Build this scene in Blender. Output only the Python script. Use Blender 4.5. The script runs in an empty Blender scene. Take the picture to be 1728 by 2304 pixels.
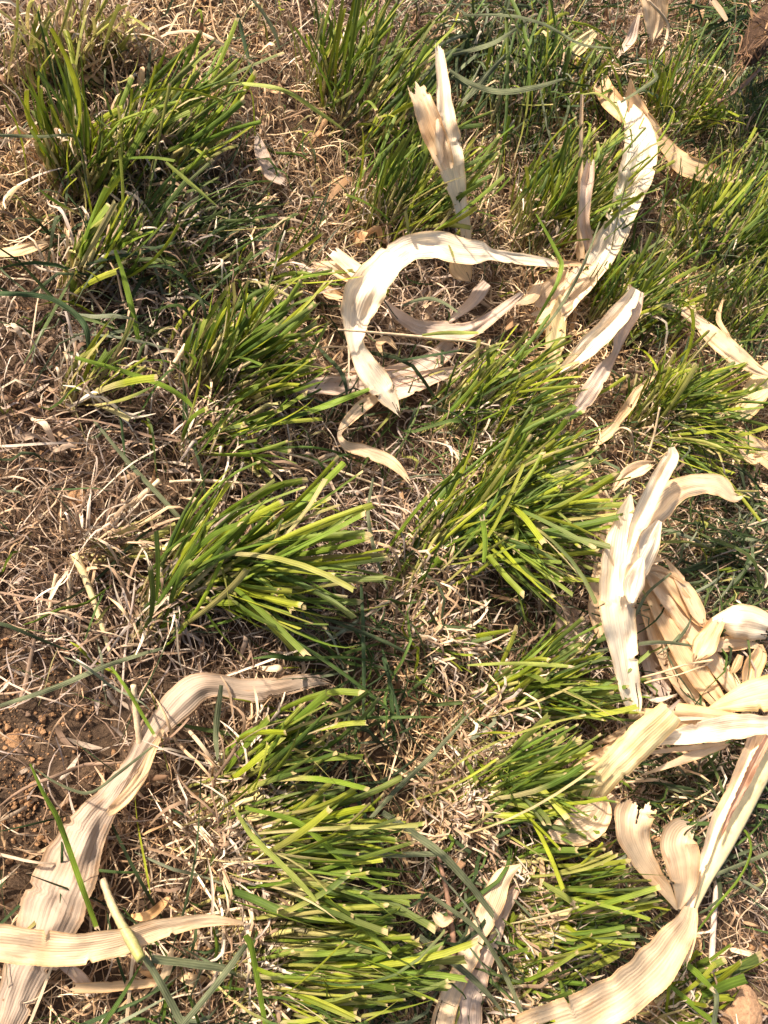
import bpy, math, random
import numpy as np
from math import radians as R

# ------------------------------------------------------------------ camera, world, sun, exposure
scene = bpy.context.scene
rng = np.random.default_rng(7)
random.seed(7)
F = 1664.0                      # focal length in pixels of the 1728 x 2304 photograph
V = 1.0416                      # tracing units -> photograph pixels
CAM_H = 0.63
nad = np.array([-704.0, -548.0, -F]); nad /= np.linalg.norm(nad)
Zc = -nad
Yc = np.array([0, 1.0, 0]); Yc -= Zc * Yc.dot(Zc); Yc /= np.linalg.norm(Yc)
Xc = np.cross(Yc, Zc)
ROT = np.array([Xc, Yc, Zc])    # world = ROT @ camera
cam_d = bpy.data.cameras.new("camera"); cam = bpy.data.objects.new("camera", cam_d)
scene.collection.objects.link(cam)
from mathutils import Matrix, Vector
cam.matrix_world = Matrix.Translation((0, 0, CAM_H)) @ Matrix([list(r) for r in ROT]).to_4x4()
cam_d.sensor_fit = 'VERTICAL'; cam_d.sensor_height = 36; cam_d.lens = F / 2304 * 36
cam_d.clip_start = 0.01; cam_d.clip_end = 60
scene.camera = cam

SUN_EL, SUN_AZ = 43.0, 141.0    # azimuth counter-clockwise from +X, where the sun stands
w = bpy.data.worlds.new("World"); scene.world = w; w.use_nodes = True
nt = w.node_tree; bg = nt.nodes["Background"]
sky = nt.nodes.new("ShaderNodeTexSky"); sky.sky_type = 'NISHITA'; sky.sun_disc = False
sky.sun_elevation = R(SUN_EL); sky.sun_rotation = R(90 - SUN_AZ)
sky.air_density = 1.0; sky.dust_density = 5.0
nt.links.new(sky.outputs[0], bg.inputs[0]); bg.inputs[1].default_value = 0.10
sl = bpy.data.lights.new("sun", 'SUN'); sl.energy = 5.0; sl.angle = R(2.2); sl.color = (1.0, 0.875, 0.735)
so = bpy.data.objects.new("sun", sl); scene.collection.objects.link(so)
sd = Vector((math.cos(R(SUN_AZ)) * math.cos(R(SUN_EL)), math.sin(R(SUN_AZ)) * math.cos(R(SUN_EL)), math.sin(R(SUN_EL))))
so.rotation_euler = sd.to_track_quat('Z', 'Y').to_euler(); so.location = (-1, 1, 2)
scene.view_settings.view_transform = 'Standard'; scene.view_settings.look = 'None'
scene.view_settings.exposure = 1.02; scene.view_settings.gamma = 1
scene.render.engine = 'CYCLES'
scene.cycles.max_bounces = 6; scene.cycles.transmission_bounces = 4

# ------------------------------------------------------------------ helpers
C = scene.collection

def tag(o, label=None, cat=None, group=None, kind=None):
    if label: o['label'] = label
    if cat: o['category'] = cat
    if group: o['group'] = group
    if kind: o['kind'] = kind
    return o

def empty(name, loc):
    o = bpy.data.objects.new(name, None); C.objects.link(o); o.location = loc
    o.empty_display_size = 0.02
    return o

def at(x, y, h=0.0):
    """traced point(s) -> world point(s) at height h above the ground datum"""
    x = np.asarray(x, float) * V; y = np.asarray(y, float) * V; h = np.broadcast_to(np.asarray(h, float), x.shape)
    d = np.stack([(x - 864) / F, -(y - 1152) / F, -np.ones_like(x)], -1) @ ROT.T
    t = (h - CAM_H) / d[..., 2]
    p = d * t[..., None]; p[..., 2] += CAM_H
    return p

def px2m(P):
    """size in metres of one tracing unit at world points"""
    q = P - np.array([0, 0, CAM_H])
    depth = -(q @ ROT)[..., 2]
    return depth / F * V

_wa = rng.normal(0, 1, (14, 2)); _wa /= np.linalg.norm(_wa, axis=1)[:, None]
_wf = np.geomspace(4, 60, 14); _wp = rng.uniform(0, 6.28, 14)
def gz(x, y):
    x = np.asarray(x); y = np.asarray(y)
    s = 0
    for a, f, p in zip(_wa, _wf, _wp):
        s = s + np.sin((a[0] * x + a[1] * y) * f + p) * (0.016 / f ** 0.75)
    return s

def catmull(pts, m):
    """pts (n,k) -> (m,k) smooth samples, roughly even by index length"""
    pts = np.asarray(pts, float); n = len(pts)
    if n == 2: 
        t = np.linspace(0, 1, m)[:, None]; return pts[0] * (1 - t) + pts[1] * t
    seg = np.linalg.norm(np.diff(pts[:, :2], axis=0), axis=1); s = np.r_[0, np.cumsum(seg)]
    q = np.linspace(0, s[-1], m)
    i = np.clip(np.searchsorted(s, q, side='right') - 1, 0, n - 2)
    u = ((q - s[i]) / np.maximum(seg[i], 1e-9))[:, None]
    T = np.zeros_like(pts)
    T[1:-1] = (pts[2:] - pts[:-2]) / (s[2:] - s[:-2])[:, None]
    T[0] = (pts[1] - pts[0]) / seg[0]; T[-1] = (pts[-1] - pts[-2]) / seg[-1]
    L = seg[i][:, None]
    h00 = 2*u**3-3*u**2+1; h10 = u**3-2*u**2+u; h01 = -2*u**3+3*u**2; h11 = u**3-u**2
    return h00*pts[i] + h10*L*T[i] + h01*pts[i+1] + h11*L*T[i+1]

def mesh_obj(name, verts, quads, mat, parent=None, col=None, uv=None, smooth=True, tris=None):
    me = bpy.data.meshes.new(name)
    verts = np.ascontiguousarray(verts, np.float32).reshape(-1, 3)
    if parent is not None: verts = verts - np.array(parent.location, np.float32)
    nv = len(verts); me.vertices.add(nv); me.vertices.foreach_set('co', verts.ravel())
    q = np.asarray(quads, np.int32); k = q.shape[1]
    me.loops.add(q.size); me.loops.foreach_set('vertex_index', q.ravel())
    me.polygons.add(len(q)); me.polygons.foreach_set('loop_start', np.arange(0, q.size, k, dtype=np.int32))
    me.polygons.foreach_set('use_smooth', np.full(len(q), smooth))
    me.update(calc_edges=True)
    if col is not None:
        a = me.color_attributes.new('Col', 'FLOAT_COLOR', 'POINT')
        c = np.ones((nv, 4), np.float32); c[:, :3] = np.asarray(col).reshape(-1, 3)
        a.data.foreach_set('color', c.ravel())
    if uv is not None:
        l = me.uv_layers.new(name='UVMap'); u = np.asarray(uv, np.float32).reshape(-1, 2)[q.ravel()]
        l.data.foreach_set('uv', u.ravel())
    me.materials.append(mat)
    o = bpy.data.objects.new(name, me); C.objects.link(o)
    if parent is not None: o.parent = parent
    return o

def nrm(a): return a / np.maximum(np.linalg.norm(a, axis=-1, keepdims=True), 1e-9)

def ribbons(P, S, W, col, fold, tipcut=None):
    """P (N,K,3) spines, S (N,K,3) side vectors, W (N,K) widths -> verts, quads, cols, uvs (three verts across)"""
    N, K, _ = P.shape
    T = nrm(np.gradient(P, axis=1)); Nn = nrm(np.cross(T, S))
    h = (W / 2)[..., None]
    fd = np.broadcast_to(np.asarray(fold), (N,))[:, None, None]
    Lf = P - S * h; Rt = P + S * h; M = P - Nn * h * fd * 2
    G = np.stack([Lf, M, Rt], 2)                     # N,K,3,3
    if tipcut is not None:
        G[:, -1] += T[:, -1, None, :] * tipcut[..., None]
    idx = np.arange(N * K * 3).reshape(N, K, 3)
    q = np.stack([idx[:, :-1, :-1], idx[:, :-1, 1:], idx[:, 1:, 1:], idx[:, 1:, :-1]], -1).reshape(-1, 4)
    cc = np.repeat(col[:, :, None, :], 3, 2)
    ln = np.r_[0, 1].astype(float)
    d = np.concatenate([np.zeros((N, 1)), np.cumsum(np.linalg.norm(np.diff(P, axis=1), axis=2), 1)], 1)
    off = (np.arange(N) * 0.37)[:, None] 
    uv = np.stack(np.broadcast_arrays(np.array([0, .5, 1.])[None, None, :] + np.arange(N)[:, None, None] * 3.0, (d + off)[..., None]), -1)
    return G.reshape(-1, 3), q, cc.reshape(-1, 3), uv.reshape(-1, 2)

def tubes(P, Rad, col, sides=6):
    N, K, _ = P.shape
    T = nrm(np.gradient(P, axis=1)); ref = np.zeros_like(T); ref[..., 2] = 1
    bad = np.abs(T[..., 2]) > .9; ref[bad] = (1, 0, 0)
    A = nrm(np.cross(T, ref)); B = np.cross(T, A)
    an = np.linspace(0, 2 * np.pi, sides, endpoint=False)
    G = P[:, :, None] + (A[:, :, None] * np.cos(an)[:, None] + B[:, :, None] * np.sin(an)[:, None]) * Rad[..., None, None]
    idx = np.arange(N * K * sides).reshape(N, K, sides); nx = np.roll(idx, -1, 2)
    q = np.stack([idx[:, :-1], nx[:, :-1], nx[:, 1:], idx[:, 1:]], -1).reshape(-1, 4)
    cc = np.repeat(col[:, :, None, :], sides, 2)
    d = np.concatenate([np.zeros((N, 1)), np.cumsum(np.linalg.norm(np.diff(P, axis=1), axis=2), 1)], 1)
    uv = np.stack(np.broadcast_arrays((an / 6.28 * .99)[None, None, :] + np.arange(N)[:, None, None] * 3.0, d[..., None]), -1)
    return G.reshape(-1, 3), q, cc.reshape(-1, 3), uv.reshape(-1, 2)

def join(parts):
    vs, qs, cs, us, n = [], [], [], [], 0
    for v, q, c, u in parts:
        vs.append(v); qs.append(q + n); cs.append(c); us.append(u); n += len(v)
    return np.concatenate(vs), np.concatenate(qs), np.concatenate(cs), np.concatenate(us)

# ------------------------------------------------------------------ materials
def plant_mat(name, vein=60, veinamt=0.25, rough=0.5, trans=0.3, blotch=0.25, spot=(0.25, 0.13, 0.06), spotamt=0.0,
              bump=0.3, ribs=0, ribamt=.12, spec=0.5, along=18):
    m = bpy.data.materials.new(name); m.use_nodes = True; t = m.node_tree; N = t.nodes; L = t.links
    pr = N['Principled BSDF']; out = N['Material Output']
    at_ = N.new('ShaderNodeAttribute'); at_.attribute_name = 'Col'
    uv = N.new('ShaderNodeUVMap'); uv.uv_map = 'UVMap'
    mp = N.new('ShaderNodeMapping'); mp.inputs['Scale'].default_value = (vein, along, 1); L.new(uv.outputs[0], mp.inputs[0])
    n1 = N.new('ShaderNodeTexNoise'); n1.inputs['Scale'].default_value = 1; n1.inputs['Detail'].default_value = 4; n1.inputs['Roughness'].default_value = .65
    L.new(mp.outputs[0], n1.inputs[0])
    r1 = N.new('ShaderNodeMapRange'); r1.inputs[1].default_value = .3; r1.inputs[2].default_value = .7
    r1.inputs[3].default_value = 1 - veinamt; r1.inputs[4].default_value = 1 + veinamt * .6; L.new(n1.outputs[0], r1.inputs[0])
    tc = N.new('ShaderNodeTexCoord')
    n2 = N.new('ShaderNodeTexNoise'); n2.inputs['Scale'].default_value = 45; n2.inputs['Detail'].default_value = 5
    L.new(tc.outputs['Object'], n2.inputs[0])
    r2 = N.new('ShaderNodeMapRange'); r2.inputs[1].default_value = .3; r2.inputs[2].default_value = .7
    r2.inputs[3].default_value = 1 - blotch; r2.inputs[4].default_value = 1 + blotch * .5; L.new(n2.outputs[0], r2.inputs[0])
    mu = N.new('ShaderNodeMath'); mu.operation = 'MULTIPLY'; L.new(r1.outputs[0], mu.inputs[0]); L.new(r2.outputs[0], mu.inputs[1])
    height = n1.outputs[0]
    if ribs:
        sx = N.new('ShaderNodeSeparateXYZ'); L.new(uv.outputs[0], sx.inputs[0])
        wx = N.new('ShaderNodeMath'); wx.operation = 'MULTIPLY_ADD'; wx.inputs[1].default_value = ribs * 6.2832; L.new(sx.outputs[0], wx.inputs[0])
        w0 = N.new('ShaderNodeMath'); w0.operation = 'MULTIPLY'; w0.inputs[1].default_value = 3.5; L.new(n2.outputs[0], w0.inputs[0]); L.new(w0.outputs[0], wx.inputs[2])
        si = N.new('ShaderNodeMath'); si.operation = 'SINE'; L.new(wx.outputs[0], si.inputs[0])
        rm = N.new('ShaderNodeMath'); rm.operation = 'MULTIPLY_ADD'; rm.inputs[1].default_value = ribamt; rm.inputs[2].default_value = 1; L.new(si.outputs[0], rm.inputs[0])
        m3 = N.new('ShaderNodeMath'); m3.operation = 'MULTIPLY'; L.new(mu.outputs[0], m3.inputs[0]); L.new(rm.outputs[0], m3.inputs[1]); mu = m3
        hh = N.new('ShaderNodeMath'); hh.operation = 'MULTIPLY_ADD'; hh.inputs[1].default_value = .2; L.new(si.outputs[0], hh.inputs[0]); L.new(n1.outputs[0], hh.inputs[2]); height = hh.outputs[0]
    vm = N.new('ShaderNodeVectorMath'); vm.operation = 'SCALE'; L.new(at_.outputs['Color'], vm.inputs[0]); L.new(mu.outputs[0], vm.inputs['Scale'])
    colour = vm.outputs[0]
    if spotamt > 0:
        n3 = N.new('ShaderNodeTexNoise'); n3.inputs['Scale'].default_value = 120; n3.inputs['Detail'].default_value = 3
        mp3 = N.new('ShaderNodeMapping'); mp3.inputs['Scale'].default_value = (4, 3, 1); L.new(uv.outputs[0], mp3.inputs[0])
        n3.inputs['Scale'].default_value = 1.3; L.new(mp3.outputs[0], n3.inputs[0])
        r3 = N.new('ShaderNodeMapRange'); r3.inputs[1].default_value = .60; r3.inputs[2].default_value = .74
        r3.inputs[3].default_value = 0; r3.inputs[4].default_value = spotamt; L.new(n3.outputs[0], r3.inputs[0])
        mx = N.new('ShaderNodeMix'); mx.data_type = 'RGBA'; L.new(r3.outputs[0], mx.inputs[0]); L.new(colour, mx.inputs[6])
        mx.inputs[7].default_value = (*spot, 1); colour = mx.outputs[2]
    L.new(colour, pr.inputs['Base Color']); pr.inputs['Roughness'].default_value = rough
    pr.inputs['Specular IOR Level'].default_value = spec
    bp = N.new('ShaderNodeBump'); bp.inputs['Strength'].default_value = bump; bp.inputs['Distance'].default_value = 0.0006
    L.new(height, bp.inputs['Height']); L.new(bp.outputs[0], pr.inputs['Normal'])
    if trans > 0:
        tr = N.new('ShaderNodeBsdfTranslucent'); L.new(colour, tr.inputs[0])
        ms = N.new('ShaderNodeMixShader'); ms.inputs[0].default_value = trans
        L.new(pr.outputs[0], ms.inputs[1]); L.new(tr.outputs[0], ms.inputs[2]); L.new(ms.outputs[0], out.inputs[0])
    return m

M_BLADE = plant_mat('green_blade', vein=7, veinamt=.22, rough=.55, trans=.26, blotch=.3, bump=.5, spec=.28, along=9, ribs=3, ribamt=.12)
M_BLUE = plant_mat('waxy_blade', vein=7, veinamt=.3, rough=.65, trans=.2, blotch=.45, bump=.6, spec=.2, ribs=3, ribamt=.2, spot=(.3, .24, .12), spotamt=.5, along=9)
M_STEM = plant_mat('pale_stem', vein=8, veinamt=.25, rough=.55, trans=.1, blotch=.4, spot=(.2, .1, .04), spotamt=.5, bump=.5, along=30)
M_STRAW = plant_mat('dry_straw', vein=5, veinamt=.3, rough=.7, trans=.15, blotch=.35, bump=.4, spec=.25, along=25)
M_CORN = plant_mat('dry_corn_leaf', vein=34, veinamt=.22, rough=.6, trans=.3, blotch=.2, spot=(.42, .22, .10), spotamt=.6, bump=.7, spec=.3, along=1.3, ribs=13, ribamt=.035)
M_STALK = plant_mat('dry_corn_stalk', vein=14, veinamt=.2, rough=.5, trans=.05, blotch=.2, spot=(.3, .13, .05), spotamt=.7, bump=.6, along=7)

def soil_mat(name, c1, c2, c3, bump=1.0, fine=1.0):
    m = bpy.data.materials.new(name); m.use_nodes = True; t = m.node_tree; N = t.nodes; L = t.links
    pr = N['Principled BSDF']; pr.inputs['Roughness'].default_value = .95; pr.inputs['Specular IOR Level'].default_value = .15
    tc = N.new('ShaderNodeTexCoord')
    n1 = N.new('ShaderNodeTexNoise'); n1.inputs['Scale'].default_value = 35 * fine; n1.inputs['Detail'].default_value = 8; n1.inputs['Roughness'].default_value = .7
    n2 = N.new('ShaderNodeTexNoise'); n2.inputs['Scale'].default_value = 260 * fine; n2.inputs['Detail'].default_value = 6; n2.inputs['Roughness'].default_value = .75
    v = N.new('ShaderNodeTexVoronoi'); v.inputs['Scale'].default_value = 170 * fine
    for n in (n1, n2, v): L.new(tc.outputs['Object'], n.inputs['Vector'])
    cr = N.new('ShaderNodeValToRGB'); e = cr.color_ramp.elements
    e[0].position = .3; e[0].color = (*c1, 1); e[1].position = .72; e[1].color = (*c3, 1)
    x = e.new(.5); x.color = (*c2, 1)
    ad = N.new('ShaderNodeMath'); ad.operation = 'MULTIPLY_ADD'; ad.inputs[1].default_value = .55
    L.new(n1.outputs[0], ad.inputs[0])
    m2 = N.new('ShaderNodeMath'); m2.operation = 'MULTIPLY'; m2.inputs[1].default_value = .45; L.new(n2.outputs[0], m2.inputs[0]); L.new(m2.outputs[0], ad.inputs[2])
    L.new(ad.outputs[0], cr.inputs[0]); L.new(cr.outputs[0], pr.inputs['Base Color'])
    sb = N.new('ShaderNodeMath'); sb.operation = 'MULTIPLY_ADD'; sb.inputs[1].default_value = -.35; L.new(v.outputs['Distance'], sb.inputs[0]); L.new(n2.outputs[0], sb.inputs[2])
    bp = N.new('ShaderNodeBump'); bp.inputs['Strength'].default_value = bump; bp.inputs['Distance'].default_value = .004
    L.new(sb.outputs[0], bp.inputs['Height']); L.new(bp.outputs[0], pr.inputs['Normal'])
    return m
M_SOIL = soil_mat('soil', (.033, .022, .015), (.10, .064, .04), (.25, .16, .095))
M_CRUMB = soil_mat('soil_crumb', (.16, .085, .04), (.32, .18, .09), (.46, .28, .15), bump=.6)
M_CLOD = soil_mat('clod_earth', (.22, .12, .065), (.42, .25, .14), (.52, .33, .2), bump=.8)
M_ROOT = soil_mat('rooty_earth', (.02, .012, .009), (.07, .04, .024), (.2, .12, .07), bump=1)

# ------------------------------------------------------------------ ground
def ground():
    n = 520; s = np.linspace(-1, 1, n); g = np.sinh(s * 3.4) / np.sinh(3.4) * 12
    X, Y = np.meshgrid(g + .45, g + .35, indexing='ij')
    Z = gz(X, Y)
    for i in range(10):
        a = rng.normal(0, 1, 2); a /= np.linalg.norm(a); f = rng.uniform(90, 260)
        Z += np.sin((a[0]*X + a[1]*Y) * f + rng.uniform(0, 6)) * .0007
    idx = np.arange(n * n).reshape(n, n)
    q = np.stack([idx[:-1, :-1], idx[1:, :-1], idx[1:, 1:], idx[:-1, 1:]], -1).reshape(-1, 4)
    o = mesh_obj('ground', np.stack([X, Y, Z], -1), q, M_SOIL)
    tag(o, 'brown crumbly soil under the grass and straw', kind='structure')
ground()

# footprint sampling of the ground in world space
corners = at([-120, 1780, 1780, -120], [-150, -150, 2360, 2360])
FX0, FX1 = corners[:, 0].min(), corners[:, 0].max(); FY0, FY1 = corners[:, 1].min(), corners[:, 1].max()

def to_view(P):
    q = (P - np.array([0, 0, CAM_H])) @ ROT
    return (864 + q[..., 0] / -q[..., 2] * F) / V, (1152 - q[..., 1] / -q[..., 2] * F) / V

def scatter(density, extra=170):
    """uniform random ground points over what the camera sees, plus a margin around it"""
    n = int(density * (FX1 - FX0) * (FY1 - FY0))
    p = np.stack([rng.uniform(FX0, FX1, n), rng.uniform(FY0, FY1, n)], -1)
    P = np.concatenate([p, np.zeros((n, 1))], 1); x, y = to_view(P)
    k = (x > -extra) & (x < 1659 + extra) & (y > -extra) & (y < 2212 + extra)
    p = p[k]; return p, x[k], y[k]

def blob(x, y, L):
    s = np.zeros_like(x)
    for bx, by, br, a in L: s = np.maximum(s, a * np.exp(-((x - bx) ** 2 + (y - by) ** 2) / br ** 2))
    return s
BARE = [(1500, 20, 90, .8), (1200, 10, 80, .5), (1330, 130, 60, .6), (10, 1540, 170, 1), (50, 1720, 150, .95), (-60, 1640, 200, 1), (60, 900, 90, .7), (80, 1010, 80, .6), (1640, 2150, 100, .75), (940, 1390, 60, .5),
        (560, 200, 70, .4), (120, 1900, 60, .6), (1560, 1840, 60, .6), (760, 1000, 70, .4), (1150, 700, 60, .4)]

STRAWC = np.array([(.68, .51, .33), (.76, .60, .42), (.58, .40, .25), (.46, .31, .20), (.64, .51, .39), (.82, .69, .52), (.32, .21, .13), (.62, .42, .24), (.52,.42,.34), (.24,.155,.10)])

def strands(p, lo, hi, wlo, whi, curl, zlo, zhi, cols, K=9, zwave=.008, heading=None, hs=3.2):
    N = len(p); Ln = rng.uniform(lo, hi, N) ; st = Ln / (K - 1)
    a = rng.uniform(0, 6.283, N) if heading is None else heading + rng.normal(0, hs, N)
    k = rng.normal(0, curl, N); P = np.zeros((N, K, 3)); cur = p.copy()
    ws = rng.uniform(zlo, zhi, N); ph = rng.uniform(0, 6.28, N); zf = rng.uniform(.6, 2.2, N)
    for i in range(K):
        P[:, i, :2] = cur
        P[:, i, 2] = ws + gz(cur[:, 0], cur[:, 1]) + zwave * np.sin(ph + i / K * 6.28 * zf) + zwave * .9
        cur = cur + np.stack([np.cos(a), np.sin(a)], -1) * st[:, None]
        a = a + (k + rng.normal(0, curl * .9, N)) * st * 30
    T = nrm(np.gradient(P, axis=1)); up = np.array([0, 0, 1.0])
    S = nrm(np.cross(T, up)); B = np.cross(T, S)
    tw = (rng.uniform(-1.2, 1.2, N)[:, None] + np.linspace(-1, 1, K)[None] * rng.normal(0, 1.0, N)[:, None])[..., None]
    S = S * np.cos(tw) + B * np.sin(tw)
    W = rng.uniform(wlo, whi, N)[:, None] * (1 - .75 * np.abs(np.linspace(-1, 1, K))[None] ** 3)
    c = cols[rng.integers(0, len(cols), N)] * rng.uniform(.75, 1.15, (N, 1))
    col = np.repeat(c[:, None], K, 1)
    return ribbons(P, S, W, col, rng.uniform(-.3, .5, N))

def clump(p, f0=18, f1=90, seed=3):
    q = np.random.default_rng(seed); s = 0
    for i in range(12):
        a = q.uniform(0, 6.28); f = q.uniform(f0, f1); s = s + np.sin((math.cos(a) * p[:, 0] + math.sin(a) * p[:, 1]) * f + q.uniform(0, 6.28))
    return np.clip(.5 + s / 7, 0, 1)
def tint(batch, lo=(1.08, 1.0, .82), hi=(.78, .76, .80)):
    v, q, c, u = batch; k = clump(v[:, :2], 6, 25, 5)[:, None]
    return v, q, c * (np.array(lo) * (1 - k) + np.array(hi) * k), u
# thatch of dead straw, in two sizes: nobody could count it
p, x, y = scatter(24000)
keep = (rng.random(len(p)) > blob(x, y, BARE)) & (rng.random(len(p)) < .25 + .85 * clump(p)); p = p[keep]
fine = strands(p, .02, .08, .0005, .0015, .75, .0, .012, STRAWC, K=12)
p, x, y = scatter(1300)
keep = rng.random(len(p)) > blob(x, y, BARE) * 1.1; p = p[keep]
mid = strands(p, .03, .11, .0012, .003, .40, .002, .014, STRAWC, K=12, zwave=.007)
p, x, y = scatter(2200)
flat = strands(p, .008, .03, .0022, .0048, .5, .0, .01, STRAWC * .85, K=5, zwave=.004)
p, x, y = scatter(170)
scrap = strands(p, .018, .05, .004, .009, .5, .004, .02, STRAWC * (1.08, 1, .88), K=11, zwave=.009)
p, x, y = scatter(150); p = p[rng.random(len(p)) > blob(x, y, BARE) * .8]
longs = strands(p, .07, .20, .0013, .0026, .035, .008, .028, STRAWC[:6] * 1.1, K=14, zwave=.01)
v_, q_, c_, u_ = tint(join([fine, mid, flat, scrap, longs]))
tag(mesh_obj('straw_litter', v_, q_, M_STRAW, col=c_, uv=u_), 'curly tan straw and dead roots matted over the soil', 'dead straw', kind='stuff')

# soil crumbs
def icos(n):
    t = (1 + 5 ** .5) / 2
    v = np.array([(-1,t,0),(1,t,0),(-1,-t,0),(1,-t,0),(0,-1,t),(0,1,t),(0,-1,-t),(0,1,-t),(t,0,-1),(t,0,1),(-t,0,-1),(-t,0,1)], float)
    f = np.array([(0,11,5),(0,5,1),(0,1,7),(0,7,10),(0,10,11),(1,5,9),(5,11,4),(11,10,2),(10,7,6),(7,1,8),(3,9,4),(3,4,2),(3,2,6),(3,6,8),(3,8,9),(4,9,5),(2,4,11),(6,2,10),(8,6,7),(9,8,1)])
    return v / np.linalg.norm(v[0]), f
def crumbs():
    p1, x, y = scatter(5000)
    p2, x2, y2 = scatter(110000); k = rng.random(len(p2)) < blob(x2, y2, BARE); p = np.concatenate([p1, p2[k]])
    n = len(p); v, f = icos(0); s = rng.gamma(1.5, .00048, n) + .0003
    G = v[None] * s[:, None, None] * rng.uniform(.6, 1.3, (n, 12, 1)) * rng.uniform(.6, 1.2, (n, 1, 3))
    G[..., :2] += p[:, None]; G[..., 2] += gz(p[:, 0], p[:, 1])[:, None] + s[:, None] * .4
    q = (f[None] + (np.arange(n) * 12)[:, None, None]).reshape(-1, 3)
    tag(mesh_obj('soil_crumbs', G, q, M_CRUMB, smooth=False), 'small brown soil crumbs scattered on the bare patches', 'soil crumbs', kind='stuff')
crumbs()

# ------------------------------------------------------------------ grass blades
GREEN = np.array([(.19, .26, .018), (.14, .215, .016), (.095, .165, .016), (.26, .31, .016), (.07, .12, .014), (.30, .34, .025), (.12, .20, .02), (.06, .11, .018)]) * (.98, .95, .95)
DEEP = np.array([(.065, .11, .025), (.05, .085, .028), (.085, .14, .028), (.045, .075, .025)])
BLUE = np.array([(.10, .125, .06), (.14, .165, .09), (.06, .08, .035), (.22, .24, .15), (.04, .06, .022), (.09, .125, .035), (.035,.055,.02)])
YEL = np.array([(.46, .40, .13), (.34, .34, .07), (.52, .45, .20), (.38, .38, .09)])
PALE = np.array([(.62, .50, .25), (.55, .44, .18), (.68, .56, .33), (.48, .40, .14)])

def polyat(L, t):
    L = np.asarray(L, float)
    if len(L) == 1: return np.repeat(L, len(t), 0)
    seg = np.linalg.norm(np.diff(L, axis=0), axis=1); s = np.r_[0, np.cumsum(seg)]; s /= s[-1]
    return np.stack([np.interp(t, s, L[:, 0]), np.interp(t, s, L[:, 1])], -1)

def blades(base, tips, n, ht, wpx, jb=14, jt=16, retract=.62, pal=GREEN, droop=0.0, cut=True, palebase=1.0, K=11):
    if cut is True: n = int(n * 2.05); wpx = wpx * .74; jb = jb * 1.35; jt = jt * 1.35
    t = (np.arange(n) + rng.random(n)) / n
    tb = np.clip(t + rng.normal(0, .12, n), 0, 1)
    B = polyat(base, tb) + rng.normal(0, jb, (n, 2)) ; T = polyat(tips, np.clip(t + rng.normal(0, .07, n), 0, 1)) + rng.normal(0, jt, (n, 2))
    if cut is True:
        wild = rng.random(n) < .17; T = np.where(wild[:, None], B + (T - B) @ np.array([[.75, .0], [.0, .75]]) + rng.normal(0, 70, (n, 2)), T)
    r = 1.06 - (retract + .14) * rng.beta(.95, 1.35, n)[:, None]
    T = B + (T - B) * r
    hh = ht * r[:, 0] * rng.uniform(.4, 1.15, n)
    P0 = at(B[:, 0], B[:, 1], 0); P0[:, 2] = gz(P0[:, 0], P0[:, 1]) - .002
    P1 = at(T[:, 0], T[:, 1], hh)
    ln = np.linalg.norm(P1 - P0, axis=1)
    mid = P0 * .5 + P1 * .5; mid[:, 2] += ln * rng.uniform(-.02, .16, n); mid += rng.normal(0, .11, (n, 3)) * ln[:, None]
    u = np.r_[np.linspace(0, .972, K - 2), .986, 1.0][None, :, None]
    P = (1-u)**2 * P0[:, None] + 2*u*(1-u) * mid[:, None] + u*u * P1[:, None]
    if cut is True:
        kk = (rng.random(n) < .1) * rng.uniform(.1, .5, n); P[..., 2] -= (u[..., 0] ** 3) * (kk * ln)[:, None]; P[..., 2] = np.maximum(P[..., 2], .004)
    if droop: P[..., 2] -= (u[..., 0] ** 3) * droop * ln[:, None]
    Tn = nrm(np.gradient(P, axis=1)); up = np.zeros(3); up[2] = 1
    S = nrm(np.cross(Tn, up)); Bn = np.cross(Tn, S)
    an = (rng.normal(0, .75, n)[:, None] + rng.normal(0, .5, n)[:, None] * u[..., 0])[..., None]
    S = S * np.cos(an) + Bn * np.sin(an)
    sc = px2m(P1)
    wd = wpx * sc * (.28 + 1.05 * rng.beta(1.3, 1.6, n))
    uu = u[..., 0]
    prof = np.clip(.38 + uu * .85, 0, 1) * np.where(cut, 1.0, np.clip((1.02 - uu) * 3.2, .04, 1))
    if cut is True:
        ptd = rng.random(n) < .33
        prof = np.where(ptd[:, None], prof * np.clip((1.01 - uu) * 2.2, .03, 1), prof)
    W = wd[:, None] * prof
    g = pal[rng.integers(0, len(pal), n)] * rng.uniform(.75, 1.2, (n, 1))
    od = rng.random(n); g = np.where((od < .07)[:, None], YEL[rng.integers(0, 4, n)] * .75, g); pa = od > .965; g = np.where(pa[:, None], PALE[rng.integers(0, 4, n)] * .8, g); wd = np.where(pa, wd * .5, wd); W = np.where(pa[:, None], W * .5, W); yl = YEL[rng.integers(0, 4, n)]; pb = PALE[rng.integers(0, 4, n)]
    edge = np.array([.46, .36, .17])
    k1 = np.clip((.42 * palebase * rng.uniform(.4, 1.5, n)[:, None] - uu) / .14, 0, 1)[..., None]
    k0 = np.clip((.24 * palebase * rng.uniform(.2, 1.4, n)[:, None] - uu) / .08, 0, 1)[..., None]
    tt = np.clip((uu - .6) / .35, 0, 1)[..., None] * rng.uniform(0, .35, n)[:, None, None]
    col = g[:, None] * (1 - tt) + yl[:, None] * .8 * tt
    col = col * (1 - k1) + yl[:, None] * .72 * k1; col = col * (1 - k0) + pb[:, None] * k0
    if cut is True:
        brn = (rng.random(n) < .6)[:, None]
        ke = ((uu > .975) & brn)[..., None]
        col = np.where(ke, edge, col)
    tc = rng.normal(0, .32, (n, 3)) * wd[:, None] if cut is True else None
    return ribbons(P, S, W, col, rng.uniform(.1, .55, n), tc)

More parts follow.
